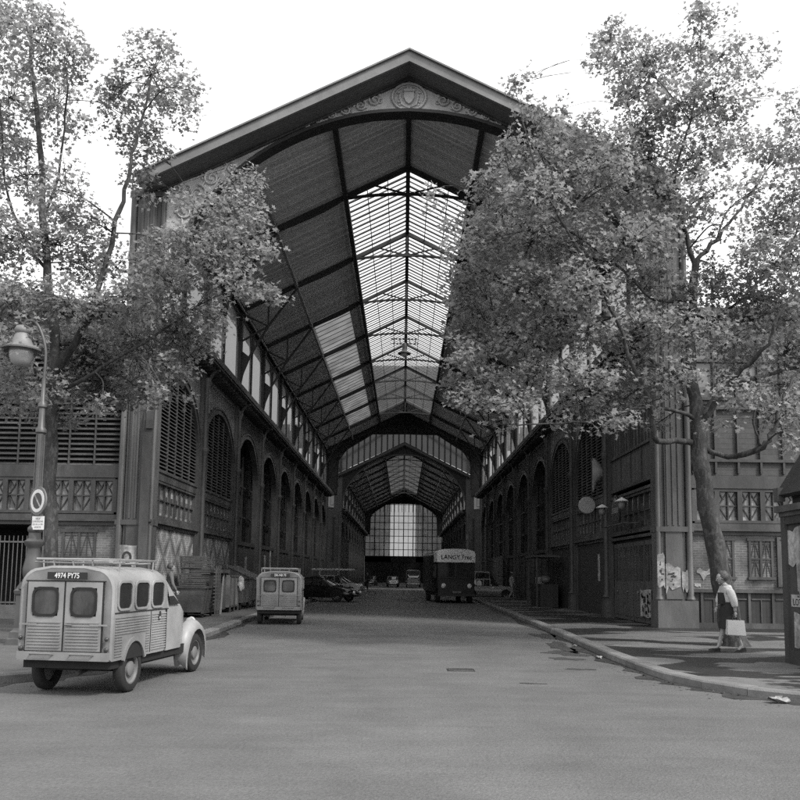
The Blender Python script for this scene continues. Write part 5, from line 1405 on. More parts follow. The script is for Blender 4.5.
skin_body('body', V, Ed, Rd, M['skin'], W_)
part('head', head_mesh((-.15, 0, 1.54), (-1, 0, 0), 1.0).xf(Matrix.Translation((-.15,0,1.54)) @ Matrix.Rotation(R(-18), 4, 'Y') @ Matrix.Translation((.15,0,-1.54))), M['skin'], W_, 60)
part('hair', hair_mesh((-.13, 0, 1.56), (-1, 0, 0), 1.02, 1.14, .04, -.07), M['hair'], W_, 60)
V2_ = [(.0,0,.98), (-.02,0,1.14), (-.045,0,1.30), (-.075,0,1.385), (-.05,-.17,1.31), (.02,-.215,1.08), (.045,-.205,.93), (-.05,.17,1.31), (-.13,.2,1.08), (-.16,.185,.99)]
skin_body('blouse', V2_, [(0,1),(1,2),(2,3),(2,4),(4,5),(5,6),(2,7),(7,8),(8,9)], [(.165,.13),(.16,.125),(.155,.12),.075,.09,.08,.062,.09,.08,.062], M['blouse'], W_)
m = MB(); rings = []
for z, cx, rx, ry in ((1.04, -.0, .15, .135), (.95, .0, .17, .15), (.80, .0, .19, .17), (.62, -.01, .2, .18), (.50, -.01, .215, .19), (.495, -.01, .2, .175)):
    rings.append([(cx + rx*math.cos(a*PI/10) + .01*math.sin(a*3), ry*math.sin(a*PI/10), z) for a in range(20)])
m.loft(rings); part('skirt', m, M['skirt'], W_, 60)
# dark open waistcoat front
m = MB(); m.loft([[(-.155+.0*k, -.1+.0, z), (-.21, -.05, z), (-.215, .05, z), (-.155, .1, z), (-.12, .1, z), (-.12, -.1, z)] for k, z in enumerate((1.0, 1.12, 1.24))]); part('dark_front', m, M['skirt'], W_, 40)
for (x, y, tz) in ((-.33, .09, 14), (.15, -.09, -18)):
    m = MB(); m.loft([[(-.13, -.02, .0), (-.13, .02, .0), (-.12, .02, .03), (-.12, -.02, .03)], [(-.04, -.036, 0), (-.04, .036, 0), (-.04, .03, .055), (-.04, -.03, .055)], [(.05, -.03, .0), (.05, .03, .0), (.05, .03, .075), (.05, -.03, .075)], [(.11, -.022, 0), (.11, .022, 0), (.11, .02, .08), (.11, -.02, .08)]])
    m.xf(Matrix.Translation((x+.04, y, .008)) @ Matrix.Rotation(R(tz*.5), 4, 'Y')); part('shoe', m, M['shoe'], W_, 50)
part('hand', hand_mesh((.05, -.2, .84), (.02, 0, -1), -1, .8, .95), M['skin'], W_, 60)
part('hand', hand_mesh((-.19, .17, .93), (-.3, 0, -1), -1, .5, .95), M['skin'], W_, 60)
B_ = thing('handbag', 'pale rectangular shopping bag with two dark handles held low by the walking woman', 'bag', (6.93, 16.9, .12))
B_.scale = (.78, .8, 1)
m = MB(); m.loft([[(-.2, -.05, .36), (.24, -.05, .34), (.24, .07, .34), (-.2, .07, .36)], [(-.22, -.07, .38), (.27, -.07, .36), (.27, .09, .36), (-.22, .09, .38)], [(-.2, -.045, .68), (.24, -.045, .67), (.24, .06, .67), (-.2, .06, .68)]]); part('bag_body', m, M['blouse'], B_)
for y in (-.04, .05):
    m = MB(); m.tube([(-.08, y, .67), (-.05, y, .77), (.0, .0+y*.3, .815), (.06, y, .77), (.12, y, .67)], .009, 6); part('handle', m, M['iron'], B_, 60)

def worker(name_label, loc, rot, cloth, pose='stand', hair=None, s=1.0, legs=None, cap=False):
    t = thing('person', name_label, 'person', loc, rot)
    if pose == 'bend':
        V = [(0,0,.9), (0,.1,1.05), (0,.28,1.2), (0,.42,1.3), (0,.5,1.34), (0,.56,1.38), (-.1,0,.86), (-.11,.06,.47), (-.11,-.02,.09), (-.11,.12,.04), (.1,0,.86), (.12,-.04,.47), (.12,-.14,.09), (.12,0,.04), (-.19,.42,1.28), (-.24,.55,1.05), (-.18,.75,.98), (.19,.42,1.28), (.24,.6,1.06), (.16,.8,1.02)]
        hp = (0, .64, 1.42); hd = (0, 1, 0); hands = [((-.18,.75,.98), (0,1,-.2)), ((.16,.8,1.02), (0,1,-.2))]
    else:
        V = [(0,0,.92), (0,.0,1.08), (0,.0,1.25), (0,0,1.4), (0,.01,1.48), (0,.02,1.55), (-.1,0,.88), (-.1,.15,.5), (-.1,.2,.1), (-.1,.33,.045), (.1,0,.88), (.1,.02,.48), (.1,-.22,.14), (.1,-.12,.045), (-.2,0,1.4), (-.25,-.05,1.12), (-.22,.1,.9), (.2,0,1.4), (.25,.05,1.12), (.23,.18,.92)]
        hp = (0, .03, 1.66); hd = (0, 1, 0); hands = [((-.22,.1,.9), (0,.3,-1)), ((.23,.18,.92), (0,.4,-1))]
    Rd = [(.15,.12),(.15,.115),(.165,.12),(.16,.115),.055,.055, .1,.07,.05,(.045,.035), .1,.07,.05,(.045,.035), .075,.055,.035, .075,.055,.035]
    skin_body('body', V, Ed, Rd, cloth, t)
    if legs:
        skin_body('trousers', [V[i] for i in (0,6,7,8,10,11,12)], [(0,1),(1,2),(2,3),(0,4),(4,5),(5,6)], [(.165,.13),.11,.085,.068,.11,.085,.068], legs, t)
    part('head', head_mesh(hp, hd, 1.0), M['skin'], t, 60)
    part('hair', hair_mesh((hp[0], hp[1]-.01, hp[2]+.015), hd, 1.0), hair or M['hair_d'], t, 60)
    if cap:
        m = MB(); m.lathe([(.1, 0), (.115, .04), (.1, .09), (.01, .1)], (hp[0], hp[1], hp[2]+.05), 16); m.loft([[(-.07, hp[1]+.08, hp[2]+.06), (.07, hp[1]+.08, hp[2]+.06), (.07, hp[1]+.08, hp[2]+.075), (-.07, hp[1]+.08, hp[2]+.075)], [(-.05, hp[1]+.17, hp[2]+.05), (.05, hp[1]+.17, hp[2]+.05), (.05, hp[1]+.17, hp[2]+.06), (-.05, hp[1]+.17, hp[2]+.06)]]); part('cap', m, M['worklight'], t, 50)
    for (p, d) in hands: part('hand', hand_mesh(p, d, 1, .6, 1.05), M['skin'], t, 60)
    return t
worker('workman in grey overalls standing beside the nearest refuse cart, beyond the van bonnet', (-7.5, 25.9, .12), R(-65), M['work'], 'stand', M['hair'])
worker('man in white overalls and cap walking by the right wall beyond the truck', (7.35, 54.5, .12), R(-75), M['worklight'], 'walk', M['hair_d'], cap=True)
worker('small dark figure walking beside the white estate car on the left of the roadway', (-3.65, 83, 0), R(160), M['skirt'], 'walk', M['hair_d'])
# ------------------------------------------------------------------ the two plane trees: limbs (x, y, z, radius) and leaf masses (x, y, z, half width, half height, fullness) in metres
L_LIMBS = [[(-8.29,19.2,-0.28,0.2), (-8.41,19.2,1.41,0.17), (-8.54,19.2,3.33,0.155), (-8.62,19.2,5.04,0.145), (-8.64,19.2,6.28,0.135), (-8.65,19.2,7.29,0.12), (-9.05,19.5,8.93,0.1), (-9.33,19.6,10.81,0.085), (-9.57,19.7,12.75,0.065), (-9.9,19.8,14.47,0.045), (-10.06,19.8,15.87,0.025)],
[(-8.62,19.2,6.41,0.1), (-7.83,18.7,7.27,0.085), (-7.35,18.3,8,0.075), (-7.03,18.2,9.31,0.06), (-6.8,18.2,10.43,0.05), (-6.59,18.2,11.55,0.04), (-6.35,18.2,12.69,0.03), (-6.16,18.2,13.85,0.018)],
[(-8.62,19.2,5.91,0.07), (-7.38,18.6,6.35,0.045), (-6.34,18.6,7.02,0.03), (-5.38,18.9,7.86,0.022), (-4.46,19,8.79,0.015), (-3.94,19,10.07,0.009)],
[(-8.69,19.2,6.66,0.07), (-9.93,20,7.78,0.055), (-11.17,20.5,9.01,0.04), (-11.85,20.7,11.59,0.025)],
[(-8.65,19.2,6.03,0.06), (-8.87,18.2,6.51,0.05), (-9.25,17.7,7.3,0.035), (-9.74,17.7,7.77,0.025)],
[(-8.52,19.2,7.17,0.06), (-7.94,20.2,7.86,0.05), (-6.88,20.8,8.89,0.035), (-6.04,21,10.09,0.025), (-5.84,21,11.8,0.015)],
[(-9.09,19.5,9.19,0.05), (-10.04,20.2,10.27,0.04), (-10.78,20.4,12.01,0.03), (-11.06,20.4,14.27,0.015)],
[(-9.29,19.6,10.55,0.04), (-8.74,19.2,11.95,0.03), (-8.59,18.9,13.36,0.02), (-8.6,18.9,14.43,0.012)]]
R_LIMBS = [[(7.66,18.6,-0.1,0.3), (7.52,18.6,0.71,0.25), (7.36,18.6,1.62,0.225), (7.16,18.6,2.77,0.205), (6.98,18.6,3.94,0.19), (6.91,18.6,4.89,0.19), (6.88,18.6,5.6,0.16), (6.78,18.6,6.32,0.13), (6.83,18.8,7.35,0.115), (6.96,18.9,8.38,0.1), (7.04,18.9,9.34,0.09)],
[(7.03,18.9,9.26,0.07), (6.79,18.9,10.28,0.05), (6.62,18.9,11.43,0.035), (7,18.9,13,0.025), (7.29,18.9,14.59,0.015), (7.37,18.9,15.8,0.008)],
[(7.06,18.9,9.32,0.06), (7.58,19.2,9.91,0.05), (8.3,19.5,10.83,0.035), (9.1,19.8,11.92,0.02), (9.78,19.8,12.75,0.012)],
[(7.02,18.7,4.76,0.1), (6.47,18.48,4.84,0.08), (5.71,18,4.77,0.075), (5.59,17.8,5.31,0.055), (5.36,17.6,5.83,0.05), (5.02,17.4,6.35,0.047), (4.76,17.2,6.96,0.042), (4.36,17,7.68,0.036), (4,16.9,8.32,0.03), (3.33,16.8,9.52,0.024), (2.88,16.7,10.26,0.018), (2.54,16.6,11.35,0.012), (2.33,16.6,12.27,0.006)],
[(6.88,18.6,5.36,0.05), (6.34,18.2,5.47,0.045), (5.53,17.8,5.49,0.04), (4.74,17.4,5.24,0.033), (4.01,17.1,5.01,0.026), (3.09,16.8,4.88,0.02), (2.21,16.6,4.81,0.012)],
[(6.95,18.6,5.36,0.11), (7.51,19.1,5.96,0.09), (8.3,19.5,6.44,0.075), (9.41,20,6.91,0.06), (10.75,20.6,7.35,0.04), (11.99,21.1,8.38,0.02)],
[(6.95,18.6,5.24,0.085), (7.23,18.2,5.81,0.07), (7.59,17.7,6.34,0.055), (7.96,17.2,6.78,0.04), (8.04,17,7.28,0.03), (8.56,16.9,7.92,0.015)],
[(6.97,18.7,4.76,0.085), (7.5,18.45,4.49,0.066), (8.03,17.8,4.61,0.062), (8.22,17.7,4.98,0.045), (8.49,17.6,5.75,0.035), (8.8,17.5,6.42,0.02)],
[(8.03,17.8,4.61,0.03), (7.84,17.7,5.09,0.025), (7.88,17.6,5.63,0.018), (8.28,17.6,6.09,0.01)],
[(6.91,18.8,7.6,0.06), (6.51,19.2,8.74,0.045), (6.17,19.6,10.19,0.035), (6,19.8,11.89,0.025), (5.81,19.9,13.86,0.015), (5.43,19.9,15.39,0.007)],
[(6.76,18.6,6.2,0.06), (6.41,19.4,6.77,0.045), (5.73,20,7.44,0.035), (4.68,20.4,7.81,0.025), (3.53,20.6,7.58,0.015), (2.48,20.6,7.03,0.008)],
[(6.99,18.9,8.38,0.045), (5.79,18.1,8.09,0.035), (4.62,17.6,8.84,0.03), (3.65,17.3,9.4,0.02), (2.5,17.1,10,0.012), (1.83,17.1,10.1,0.006)],
[(6.88,18.8,7.23,0.05), (7.98,19.2,8.25,0.04), (9.09,19.4,9.36,0.03), (9.94,19.5,10.72,0.018), (10.14,19.5,12.58,0.008)]]
L_CLUMPS = [(-8.88,17.51,13.98,0.88,0.92,0.6), (-10.56,20.22,14.16,0.71,1.26,0.6), (-9.25,19.9,13.84,0.85,1.12,0.6), (-8.13,17.97,13.93,0.49,0.67,0.8), (-9.36,18.88,15.62,0.59,0.35,0.9), (-6.44,18.71,13.92,0.98,0.89,0.6), (-7.3,19.48,13.33,0.73,0.68,0.6), (-6.27,20,13.93,0.8,0.65,0.6), (-5.78,17.36,13.77,0.39,0.3,0.8), (-5.01,17.11,12.52,0.3,0.43,0.6), (-7,20.18,12.91,0.76,0.55,0.9), (-7.27,18.64,13.35,0.37,0.47,0.8), (-10.13,19.9,11.9,0.8,0.99,0.6), (-7.79,17.01,10.07,0.64,0.81,0.6), (-9.54,18.69,9.62,0.65,0.75,1), (-8.91,19.74,9.95,0.74,0.69,1), (-7.16,17.87,9.65,0.4,0.49,0.5), (-7.22,20.59,12.01,0.51,0.57,0.7), (-8.38,20.43,9.56,0.64,0.46,0.9), (-4.91,17.12,9.8,0.43,0.26,0.7), (-5.1,17.1,9.1,0.43,0.3,0.8), (-4.46,19.06,10.48,0.71,0.67,1), (-4.38,20.57,11.94,0.57,0.57,1), (-3.63,18.45,9.88,0.39,0.6,1), (-4.21,17.82,9.06,0.71,0.58,1), (-3.47,18.6,8.45,0.47,0.28,1), (-3.68,17.11,7.97,0.53,0.34,0.8), (-4.66,17.84,8.59,0.76,0.54,1), (-5.83,18.66,8.65,0.7,0.58,1), (-5.93,18.88,9.49,0.59,0.42,0.9), (-6.49,17.89,7.87,0.89,0.49,1), (-7.99,17.88,7.85,1.12,0.58,1), (-9.01,17.83,7.82,0.67,0.67,1), (-5.22,18.75,7.94,0.8,0.52,1), (-4.45,18.1,7.37,0.45,0.32,0.9), (-8.46,17.08,6.55,0.6,0.6,0.9), (-8.57,20.18,7.45,1.06,0.61,1), (-6.77,19.11,7.29,0.86,0.53,1), (-5.76,19.44,7.4,0.68,0.49,1), (-8.37,17.71,5.8,0.8,0.35,0.8), (-8.23,20.77,6.68,1.04,0.47,0.9), (-6.74,20.27,6.7,0.71,0.35,1), (-5.57,17.46,5.62,0.35,0.17,1), (-7.09,18.26,5.48,0.5,0.21,0.7), (-8.92,19.74,5.77,0.74,0.35,0.9), (-9.68,19.7,6.14,0.64,0.34,0.9), (-7.73,20.56,6.23,1.03,0.41,1), (-5.6,18.6,6.42,0.7,0.37,1), (-8.53,20.15,7.05,1.01,0.5,1), (-6.61,19.55,6.14,0.73,0.34,1), (-9.42,18.15,6.25,0.68,0.45,1), (-5.08,19.23,7.22,0.58,0.34,0.9), (-7.98,20.35,7.38,1.02,0.51,1), (-11.59,20.22,13.59,1.01,1.77,0.9), (-10.78,18.92,9.96,0.95,1.42,0.9), (-10.91,19.24,7.53,0.96,1.2,0.9), (-3.05,17.13,8.79,0.26,0.3,0.7), (-3.04,17.92,7.97,0.31,0.2,0.9), (-8.25,20.03,10.08,0.6,0.45,0.7), (-6.9,18.57,8.85,0.6,0.37,0.8), (-7.66,17.66,9.79,0.49,0.4,0.7), (-5.51,19.09,9.84,0.57,0.38,0.8), (-6.81,19.67,9.68,0.49,0.3,0.6), (-8.57,19.56,5.36,0.73,0.2,0.8), (-9.27,18.42,5.49,0.58,0.28,0.8), (-5.71,18.67,5.7,0.61,0.19,0.7), (-10.65,18.93,15.51,0.71,0.95,1)]
R_CLUMPS = [(2.83,20.22,14.74,0.33,0.25,0.8), (3.18,20.19,14.92,0.35,0.2,0.6), (2.7,16.63,11.95,0.33,0.33,0.8), (3.07,16.74,11.55,0.42,0.33,0.9), (3.94,19.74,13.75,0.3,0.25,0.6), (2.71,19.34,12.42,0.48,0.48,1), (3.17,19.08,12.01,0.6,0.52,1), (1.89,17.63,10.49,0.53,0.48,1), (2.22,18.82,10.45,0.66,0.52,1), (2.39,18.83,11.56,0.52,0.33,0.9), (0.79,18.72,10.64,0.37,0.19,0.22), (0.38,17.03,10.06,0.3,0.15,0.15), (1.12,18.12,9.86,0.32,0.32,0.6), (1.81,17.97,9.32,0.72,0.54,1), (1.58,19.29,9.1,0.63,0.58,1), (1.8,20.38,8.71,0.66,0.61,1), (1.91,20.2,7.85,0.66,0.56,1), (1.53,18.58,6.74,0.46,0.42,0.8), (2,18.18,6.04,0.73,0.45,1), (1.44,17.47,5.57,0.44,0.26,0.9), (2.31,16.54,5.23,0.66,0.29,1), (2.74,16.51,9.71,0.7,0.62,1), (2.91,18.26,9.45,0.82,0.73,1), (2.81,17.67,8.14,0.8,0.66,0.9), (2.85,17.92,7.16,0.81,0.63,0.9), (3.29,19.97,6.67,0.9,0.6,1), (4.04,18.5,11.58,0.74,0.56,1), (4.07,18.64,10.76,0.79,0.65,1), (3.89,17.34,9.07,0.78,0.65,1), (3.69,16.5,7.72,0.74,0.62,1), (4.06,17.7,7.11,0.8,0.62,0.9), (3.77,16.95,5.88,0.76,0.51,0.9), (3.98,18.44,5.58,0.69,0.28,0.8), (5.44,20.39,16.23,0.51,0.41,1), (4.83,19.1,14.84,0.38,0.38,0.9), (4.9,17.13,13.36,0.56,0.47,1), (6.1,19.97,14.61,0.65,0.6,1), (5.41,19.59,14.08,0.49,0.34,0.7), (6.3,19.34,14.88,0.53,0.53,0.9), (7.46,20.03,15.5,0.7,0.6,0.9), (7.53,19.45,16.08,0.39,0.44,0.9), (7.66,19.56,16.63,0.24,0.29,0.8), (7.54,17.82,13.98,0.45,0.45,0.8), (8.55,20.32,16.87,0.2,0.18,0.5), (9.08,20.25,15.1,0.46,0.3,0.6), (8.05,17.04,13.53,0.3,0.17,0.7), (6.04,19.42,13.3,0.78,0.58,1), (6.89,19.26,13.62,0.87,0.67,1), (7.49,18.25,13.12,0.78,0.59,0.9), (4.42,18.52,12.49,0.51,0.37,0.7), (5.1,18.36,12.02,0.6,0.46,0.9), (6.5,20.1,12.6,0.95,0.7,1), (7.04,18.4,11.81,0.87,0.64,0.9), (8.58,19.73,12.83,0.74,0.49,0.7), (8.61,17.82,12.99,0.31,0.18,0.5), (9.54,19.93,15.32,0.15,0.1,0.5), (10.05,20,13.97,0.35,0.5,0.7), (8.08,18.24,12.62,0.32,0.23,0.4), (8.85,18.67,12.11,0.61,0.42,0.7), (10.31,20.08,12.91,0.5,0.7,0.9), (5.47,19.3,11.36,0.87,0.68,1), (6.27,18.35,10.52,0.87,0.6,1), (6.92,17.29,10.25,0.73,0.48,0.6), (8.01,17.7,10.59,0.66,0.4,0.6), (9.56,19.2,11.1,0.62,0.72,0.9), (5.15,17.06,9.08,0.81,0.6,1), (7.34,20.03,10.26,0.55,0.5,0.45), (7.09,17.47,9.64,0.57,0.26,0.5), (9.43,20.05,10.56,0.9,0.55,1), (8.16,17.64,8.89,0.79,0.53,1), (10.27,20.23,9.83,0.66,0.86,1), (7.65,19.22,9.22,0.62,0.43,0.8), (5.54,18.42,8.56,0.87,0.64,1), (6.74,18.47,8.35,0.79,0.51,0.7), (8.03,19.01,8.56,0.86,0.67,1), (9,18.75,8.23,0.8,0.7,1), (5.29,17.65,7.22,0.84,0.57,1), (6.26,17.23,6.99,0.78,0.52,0.9), (7.88,18.45,7.26,0.83,0.65,0.9), (9.75,20.14,7.53,0.81,0.7,0.9), (5.28,18.89,6.62,0.8,0.47,0.9), (5.63,16.7,6.01,0.58,0.33,0.7), (8.26,19.68,6.66,0.84,0.44,0.6), (9.31,19.3,6.28,0.72,0.43,0.7), (5.46,20.03,6.09,0.75,0.35,0.7), (5.66,17.17,5.51,0.51,0.21,0.4), (8.35,19.38,5.83,0.63,0.29,0.5), (8.22,16.64,5.1,0.37,0.42,0.7), (9.25,19.01,4.99,0.33,0.29,0.4), (9.93,17.49,12.19,0.87,1.31,0.8), (9.94,17.31,9.48,1.08,1.3,0.9), (11.31,19.9,8,1.24,1.49,0.9), (4.15,16.83,4.77,0.38,0.17,0.4), (5.27,18.49,5.2,0.32,0.18,0.4), (1.17,19.82,7.98,0.35,0.35,0.9), (1.09,17.38,6.63,0.35,0.35,0.8), (1.14,17.24,8.88,0.3,0.34,0.8), (1.26,19.92,6.45,0.35,0.3,0.7), (3.6,18.09,12.11,0.5,0.41,0.9), (4.47,19.27,12.53,0.58,0.43,0.9), (4.37,16.53,10.53,0.54,0.37,1), (3.32,17.85,11.22,0.54,0.4,1), (4.29,17.09,10.36,0.6,0.43,1), (3.29,19.09,11.36,0.57,0.43,0.8), (4.56,16.73,4.97,0.54,0.21,0.7), (6.4,20.22,5.54,0.51,0.25,0.5), (7.02,16.5,5.49,0.62,0.29,0.7), (9.3,19.32,5.66,0.63,0.34,0.8), (8.23,16.48,4.54,0.33,0.29,0.6), (7.06,17.42,5.02,0.44,0.2,0.5), (6.37,19.65,6.45,0.69,0.39,0.7), (3.45,17.03,4.91,0.47,0.17,0.7), (2.06,17.13,4.91,0.43,0.17,0.5), (1.37,19.17,8.41,0.38,0.48,0.9), (8.29,17.94,5.14,0.45,0.22,0.4)]
def bark_material():
    m = mat('plane_tree_bark', 0.05, 0.85, 0.5, 6.0, (1, 1, .5), bump=0.9, bscale=16, dirt=0.3); nt = m.node_tree; b = nt.nodes['Principled BSDF']
    tc = [x for x in nt.nodes if x.type == 'TEX_COORD'][0]; mp = nd(nt, 'ShaderNodeMapping'); mp.inputs['Scale'].default_value = (1, 1, .45); nt.links.new(tc.outputs['Object'], mp.inputs['Vector'])
    nz = nd(nt, 'ShaderNodeTexNoise'); nz.inputs['Scale'].default_value = 12; nz.inputs['Detail'].default_value = 8; nz.inputs['Distortion'].default_value = .6; nt.links.new(mp.outputs[0], nz.inputs['Vector'])
    mr = nd(nt, 'ShaderNodeMapRange', clamp=True); mr.inputs['From Min'].default_value = .54; mr.inputs['From Max'].default_value = .57; nt.links.new(nz.outputs['Fac'], mr.inputs['Value'])
    base = b.inputs['Base Color'].links[0].from_socket
    nt.links.new(mth(nt, 'ADD', base, mth(nt, 'MULTIPLY', mr.outputs[0], .035)), b.inputs['Base Color'])      # flaked plates of paler bark
    return m
M['bark'] = bark_material()
def leaf_material(name, v):
    m = bpy.data.materials.new(name); m.use_nodes = True; nt = m.node_tree; nt.nodes.clear()
    o = nd(nt, 'ShaderNodeOutputMaterial'); g = nd(nt, 'ShaderNodeNewGeometry')
    mr = nd(nt, 'ShaderNodeMapRange'); mr.inputs['To Min'].default_value = v*.6; mr.inputs['To Max'].default_value = v*1.45
    nt.links.new(g.outputs['Random Per Island'], mr.inputs['Value'])
    p = nd(nt, 'ShaderNodeBsdfPrincipled'); p.inputs['Roughness'].default_value = .5; nt.links.new(mr.outputs[0], p.inputs['Base Color'])
    t = nd(nt, 'ShaderNodeBsdfTranslucent'); nt.links.new(mr.outputs[0], t.inputs[0])
    x = nd(nt, 'ShaderNodeMixShader'); x.inputs[0].default_value = .6
    nt.links.new(p.outputs[0], x.inputs[1]); nt.links.new(t.outputs[0], x.inputs[2]); nt.links.new(x.outputs[0], o.inputs[0]); return m
M['leaf'] = leaf_material('plane_tree_leaf', 0.3)

def plane_tree(label, limbs, clumps, seed, base, dens=1.0, leaf=.142):
    rnd = random.Random(seed); rng = np.random.default_rng(seed)
    t = thing('plane_tree', label, 'tree', base)
    nodes = []
    def dense(l, k=4):
        P = smooth_line([(a, b, c) for a, b, c, r in l], k); out = []
        n = len(l)
        for i, p in enumerate(P):
            f = i / k; j = min(int(f), n-2); rr_ = l[j][3] + (l[j+1][3] - l[j][3])*(f-j); out.append((p, rr_))
        return out
    tr = dense(limbs[0]); m = MB()
    r0 = [r*(1 + .06*math.sin(i*1.9)) for i, (p, r) in enumerate(tr)]
    if r0: r0[0] *= 1.35; r0[1] *= 1.15
    m.tube([p + Vector((.02*math.sin(i*1.3), .02*math.cos(i*1.7), 0)) for i, (p, r) in enumerate(tr)], r0, 14)
    part('trunk', m, M['bark'], t, 80, local=False)
    nodes += [(p, r) for p, r in tr if p.z > 5.5]
    for l in limbs[1:]:
        q = dense(l); m = MB(); m.tube([p + Vector((rnd.uniform(-.04,.04), rnd.uniform(-.04,.04), rnd.uniform(-.03,.03)))*(0 if i == 0 else 1) for i, (p, r) in enumerate(q)], [r*rnd.uniform(.86, 1.1)*(.75 if i == 0 else 1) for i, (p, r) in enumerate(q)], 10)
        part('branch', m, M['bark'], t, 80, local=False); nodes += q
    # twigs: every leaf mass hangs on a crooked branchlet from the nearest limb
    tw = MB(); centres = []; normals = []
    base_leaf = []
    for (cx, cy, cz, rx, rz, f) in clumps:
        c = Vector((cx, cy, cz)); best = min(nodes, key=lambda n_: (n_[0]-c).length + (1.2 if n_[0].z > c.z + .3 else 0) + (2.5 if n_[1] > .12 else 0))
        p0, pr = best; d = c - p0; L = d.length
        mid = p0 + d*.5 + Vector((rnd.uniform(-.15,.15), rnd.uniform(-.15,.15), .12*L)) * min(1, L)
        r1 = min(pr*.6, .012 + .008*L)
        pts = smooth_line([tuple(p0), tuple(mid), tuple(c)], 4); tw.tube(pts, [r1*(1-.6*i/(len(pts)-1)) for i in range(len(pts))], 5)
        ry = (rx + rz)*.5*1.15
        n_sub = max(3, int(f * (rx*rz) * 135 * dens))
        for k in range(n_sub):
            while True:
                v = Vector((rnd.uniform(-1,1), rnd.uniform(-1,1), rnd.uniform(-1,1)))
                if v.length < 1 and v.length > .25: break
            e = Vector((cx + v.x*rx, cy + v.y*ry, cz + v.z*rz))
            if k % 2 == 0:
                s0 = pts[rnd.randrange(len(pts)//2, len(pts))]; mm_ = s0.lerp(e, .5) + Vector((0, 0, .05)); tw.tube([s0, mm_, e], [.009, .007, .004], 4, False)
            out = (e - c).normalized()
            nl = rnd.randint(9, 14)
            for j in range(nl):
                o_ = Vector((rnd.gauss(0, .125), rnd.gauss(0, .125), rnd.gauss(0, .1)))
                centres.append(e + o_); nn = Vector((rnd.gauss(0, .55), rnd.gauss(0, .55) - .25, 0.75 + rnd.gauss(0, .35))) + out*.25
                normals.append(nn.normalized())
    part('twigs', tw, M['bark'], t, 60, local=False)
    # five-lobed leaves, slightly cupped
    n = len(centres); C_ = np.array([tuple(c) for c in centres]); Nn = np.array([tuple(c) for c in normals])
    shp = []
    for k in range(10):
        a = 2*PI*k/10 - PI/2; r = (1.0, .52, .9, .5, .78, .2, .78, .5, .9, .52)[(k + 5) % 10]; shp.append((r*math.cos(a), r*math.sin(a)))
    shp = np.array(shp)*.5
    up = rng.normal(size=(n, 3)); X1 = np.cross(Nn, up); X1 /= np.linalg.norm(X1, axis=1)[:, None]; Y1 = np.cross(Nn, X1)
    size = leaf*rng.uniform(.65, 1.3, n)
    V = C_[:, None, :] + size[:, None, None]*(shp[None, :, 0, None]*X1[:, None, :] + shp[None, :, 1, None]*Y1[:, None, :])
    rad = np.abs(shp[:, 0])*2; V += (size[:, None]*.35*(rad**2)[None, :]*rng.uniform(-.6, 1, n)[:, None])[:, :, None]*Nn[:, None, :]
    V = V.reshape(-1, 3).astype(np.float32); k = 10
    me = bpy.data.meshes.new('foliage'); me.vertices.add(n*k); me.vertices.foreach_set('co', V.ravel()); me.loops.add(n*k); me.loops.foreach_set('vertex_index', np.arange(n*k, dtype=np.int32))
    me.polygons.add(n); me.polygons.foreach_set('loop_start', np.arange(n, dtype=np.int32)*k); me.polygons.foreach_set('loop_total', np.full(n, k, dtype=np.int32)); me.update(calc_edges=True)
    link('foliage', me, M['leaf'], t, None, 0, False)
    print('leaves', n); return t
TL = plane_tree('slim plane tree with forked leafy crown behind the street lamp on the left pavement', L_LIMBS, L_CLUMPS, 11, (-8.4, 19.2, .12))
TR = plane_tree('leaning plane tree with broad leafy crown behind the walking woman on the right pavement', R_LIMBS, R_CLUMPS, 12, (7.65, 18.6, .12))
# ------------------------------------------------------------------ camera, sky, sun
cam = bpy.data.cameras.new('camera'); co = bpy.data.objects.new('camera', cam); COL.objects.link(co)
cam.sensor_width = 36; cam.lens = 800/800*36; cam.clip_start = .1; cam.clip_end = 3000
cam.shift_y = (493.3 - 400)/800
P_, R_, Yw = R(5.8), R(0.75), -0.0050795
Fv = Vector((math.sin(Yw)*math.cos(P_), math.cos(Yw)*math.cos(P_), math.sin(P_))); r_ = Vector((math.cos(Yw), -math.sin(Yw), 0)); u_ = r_.cross(Fv)
c_, s_ = math.cos(R_), math.sin(R_); r2 = r_*c_ + u_*s_; u2 = -r_*s_ + u_*c_
co.matrix_world = Matrix(((r2.x, u2.x, -Fv.x, 0), (r2.y, u2.y, -Fv.y, 0), (r2.z, u2.z, -Fv.z, 1.65), (0, 0, 0, 1)))
scene.camera = co

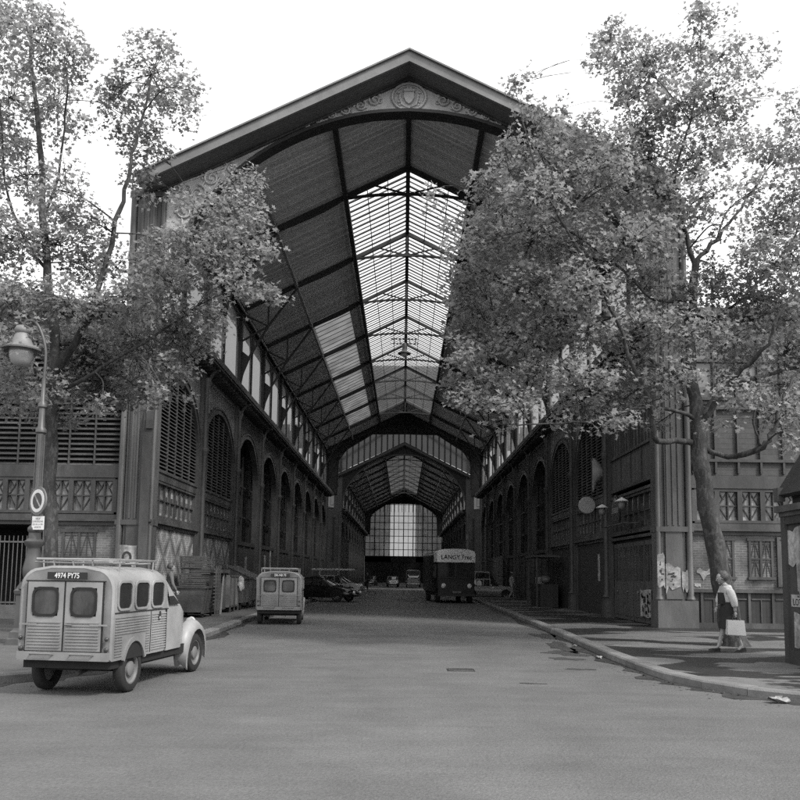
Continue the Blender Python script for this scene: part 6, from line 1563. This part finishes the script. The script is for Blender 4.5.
SUN_EL, SUN_AZ = R(48), R(128)        # azimuth from +Y clockwise: right and behind the camera
w = bpy.data.worlds.new('World'); scene.world = w; w.use_nodes = True; nt = w.node_tree; nt.nodes.clear()
out = nd(nt, 'ShaderNodeOutputWorld'); bg = nd(nt, 'ShaderNodeBackground'); sky = nd(nt, 'ShaderNodeTexSky', sky_type='NISHITA')
sky.sun_disc = False; sky.sun_elevation = SUN_EL; sky.sun_rotation = SUN_AZ; sky.air_density = 1.6; sky.dust_density = 6.0; sky.ozone_density = 1.0
bw = nd(nt, 'ShaderNodeRGBToBW'); nt.links.new(sky.outputs[0], bw.inputs[0])
# thin bright overcast veil: evens the sky out
tc = nd(nt, 'ShaderNodeTexCoord'); nz = nd(nt, 'ShaderNodeTexNoise'); nz.inputs['Scale'].default_value = 1.6; nz.inputs['Detail'].default_value = 5
nt.links.new(tc.outputs['Generated'], nz.inputs['Vector'])
cloud = mth(nt, 'MULTIPLY_ADD', nz.outputs['Fac'], 2.0, 8.5)
mix = mth(nt, 'ADD', mth(nt, 'MULTIPLY', bw.outputs[0], 0.35), mth(nt, 'MULTIPLY', cloud, 0.65))
nt.links.new(mix, bg.inputs['Color']); bg.inputs['Strength'].default_value = 0.13
nt.links.new(bg.outputs[0], out.inputs[0])
sl = bpy.data.lights.new('sun', 'SUN'); so = bpy.data.objects.new('sun', sl); COL.objects.link(so)
sl.energy = 2.0; sl.angle = R(9); sl.color = (1.0, .985, .96)
d = Vector((math.sin(SUN_AZ)*math.cos(SUN_EL), math.cos(SUN_AZ)*math.cos(SUN_EL), math.sin(SUN_EL)))
so.rotation_euler = d.to_track_quat('Z', 'Y').to_euler(); so.location = (30, -30, 60)

vs = scene.view_settings; scene.display_settings.display_device = 'sRGB'
vs.view_transform = 'Standard'; vs.look = 'None'; vs.exposure = 0.68; vs.gamma = 1.0; vs.use_curve_mapping = False
scene.cycles.use_denoising = False; scene.cycles.max_bounces = 8; scene.cycles.diffuse_bounces = 4; scene.cycles.glossy_bounces = 3; scene.cycles.transparent_max_bounces = 16; scene.cycles.transmission_bounces = 4
scene.cycles.caustics_reflective = False; scene.cycles.caustics_refractive = False; scene.cycles.sample_clamp_indirect = 4
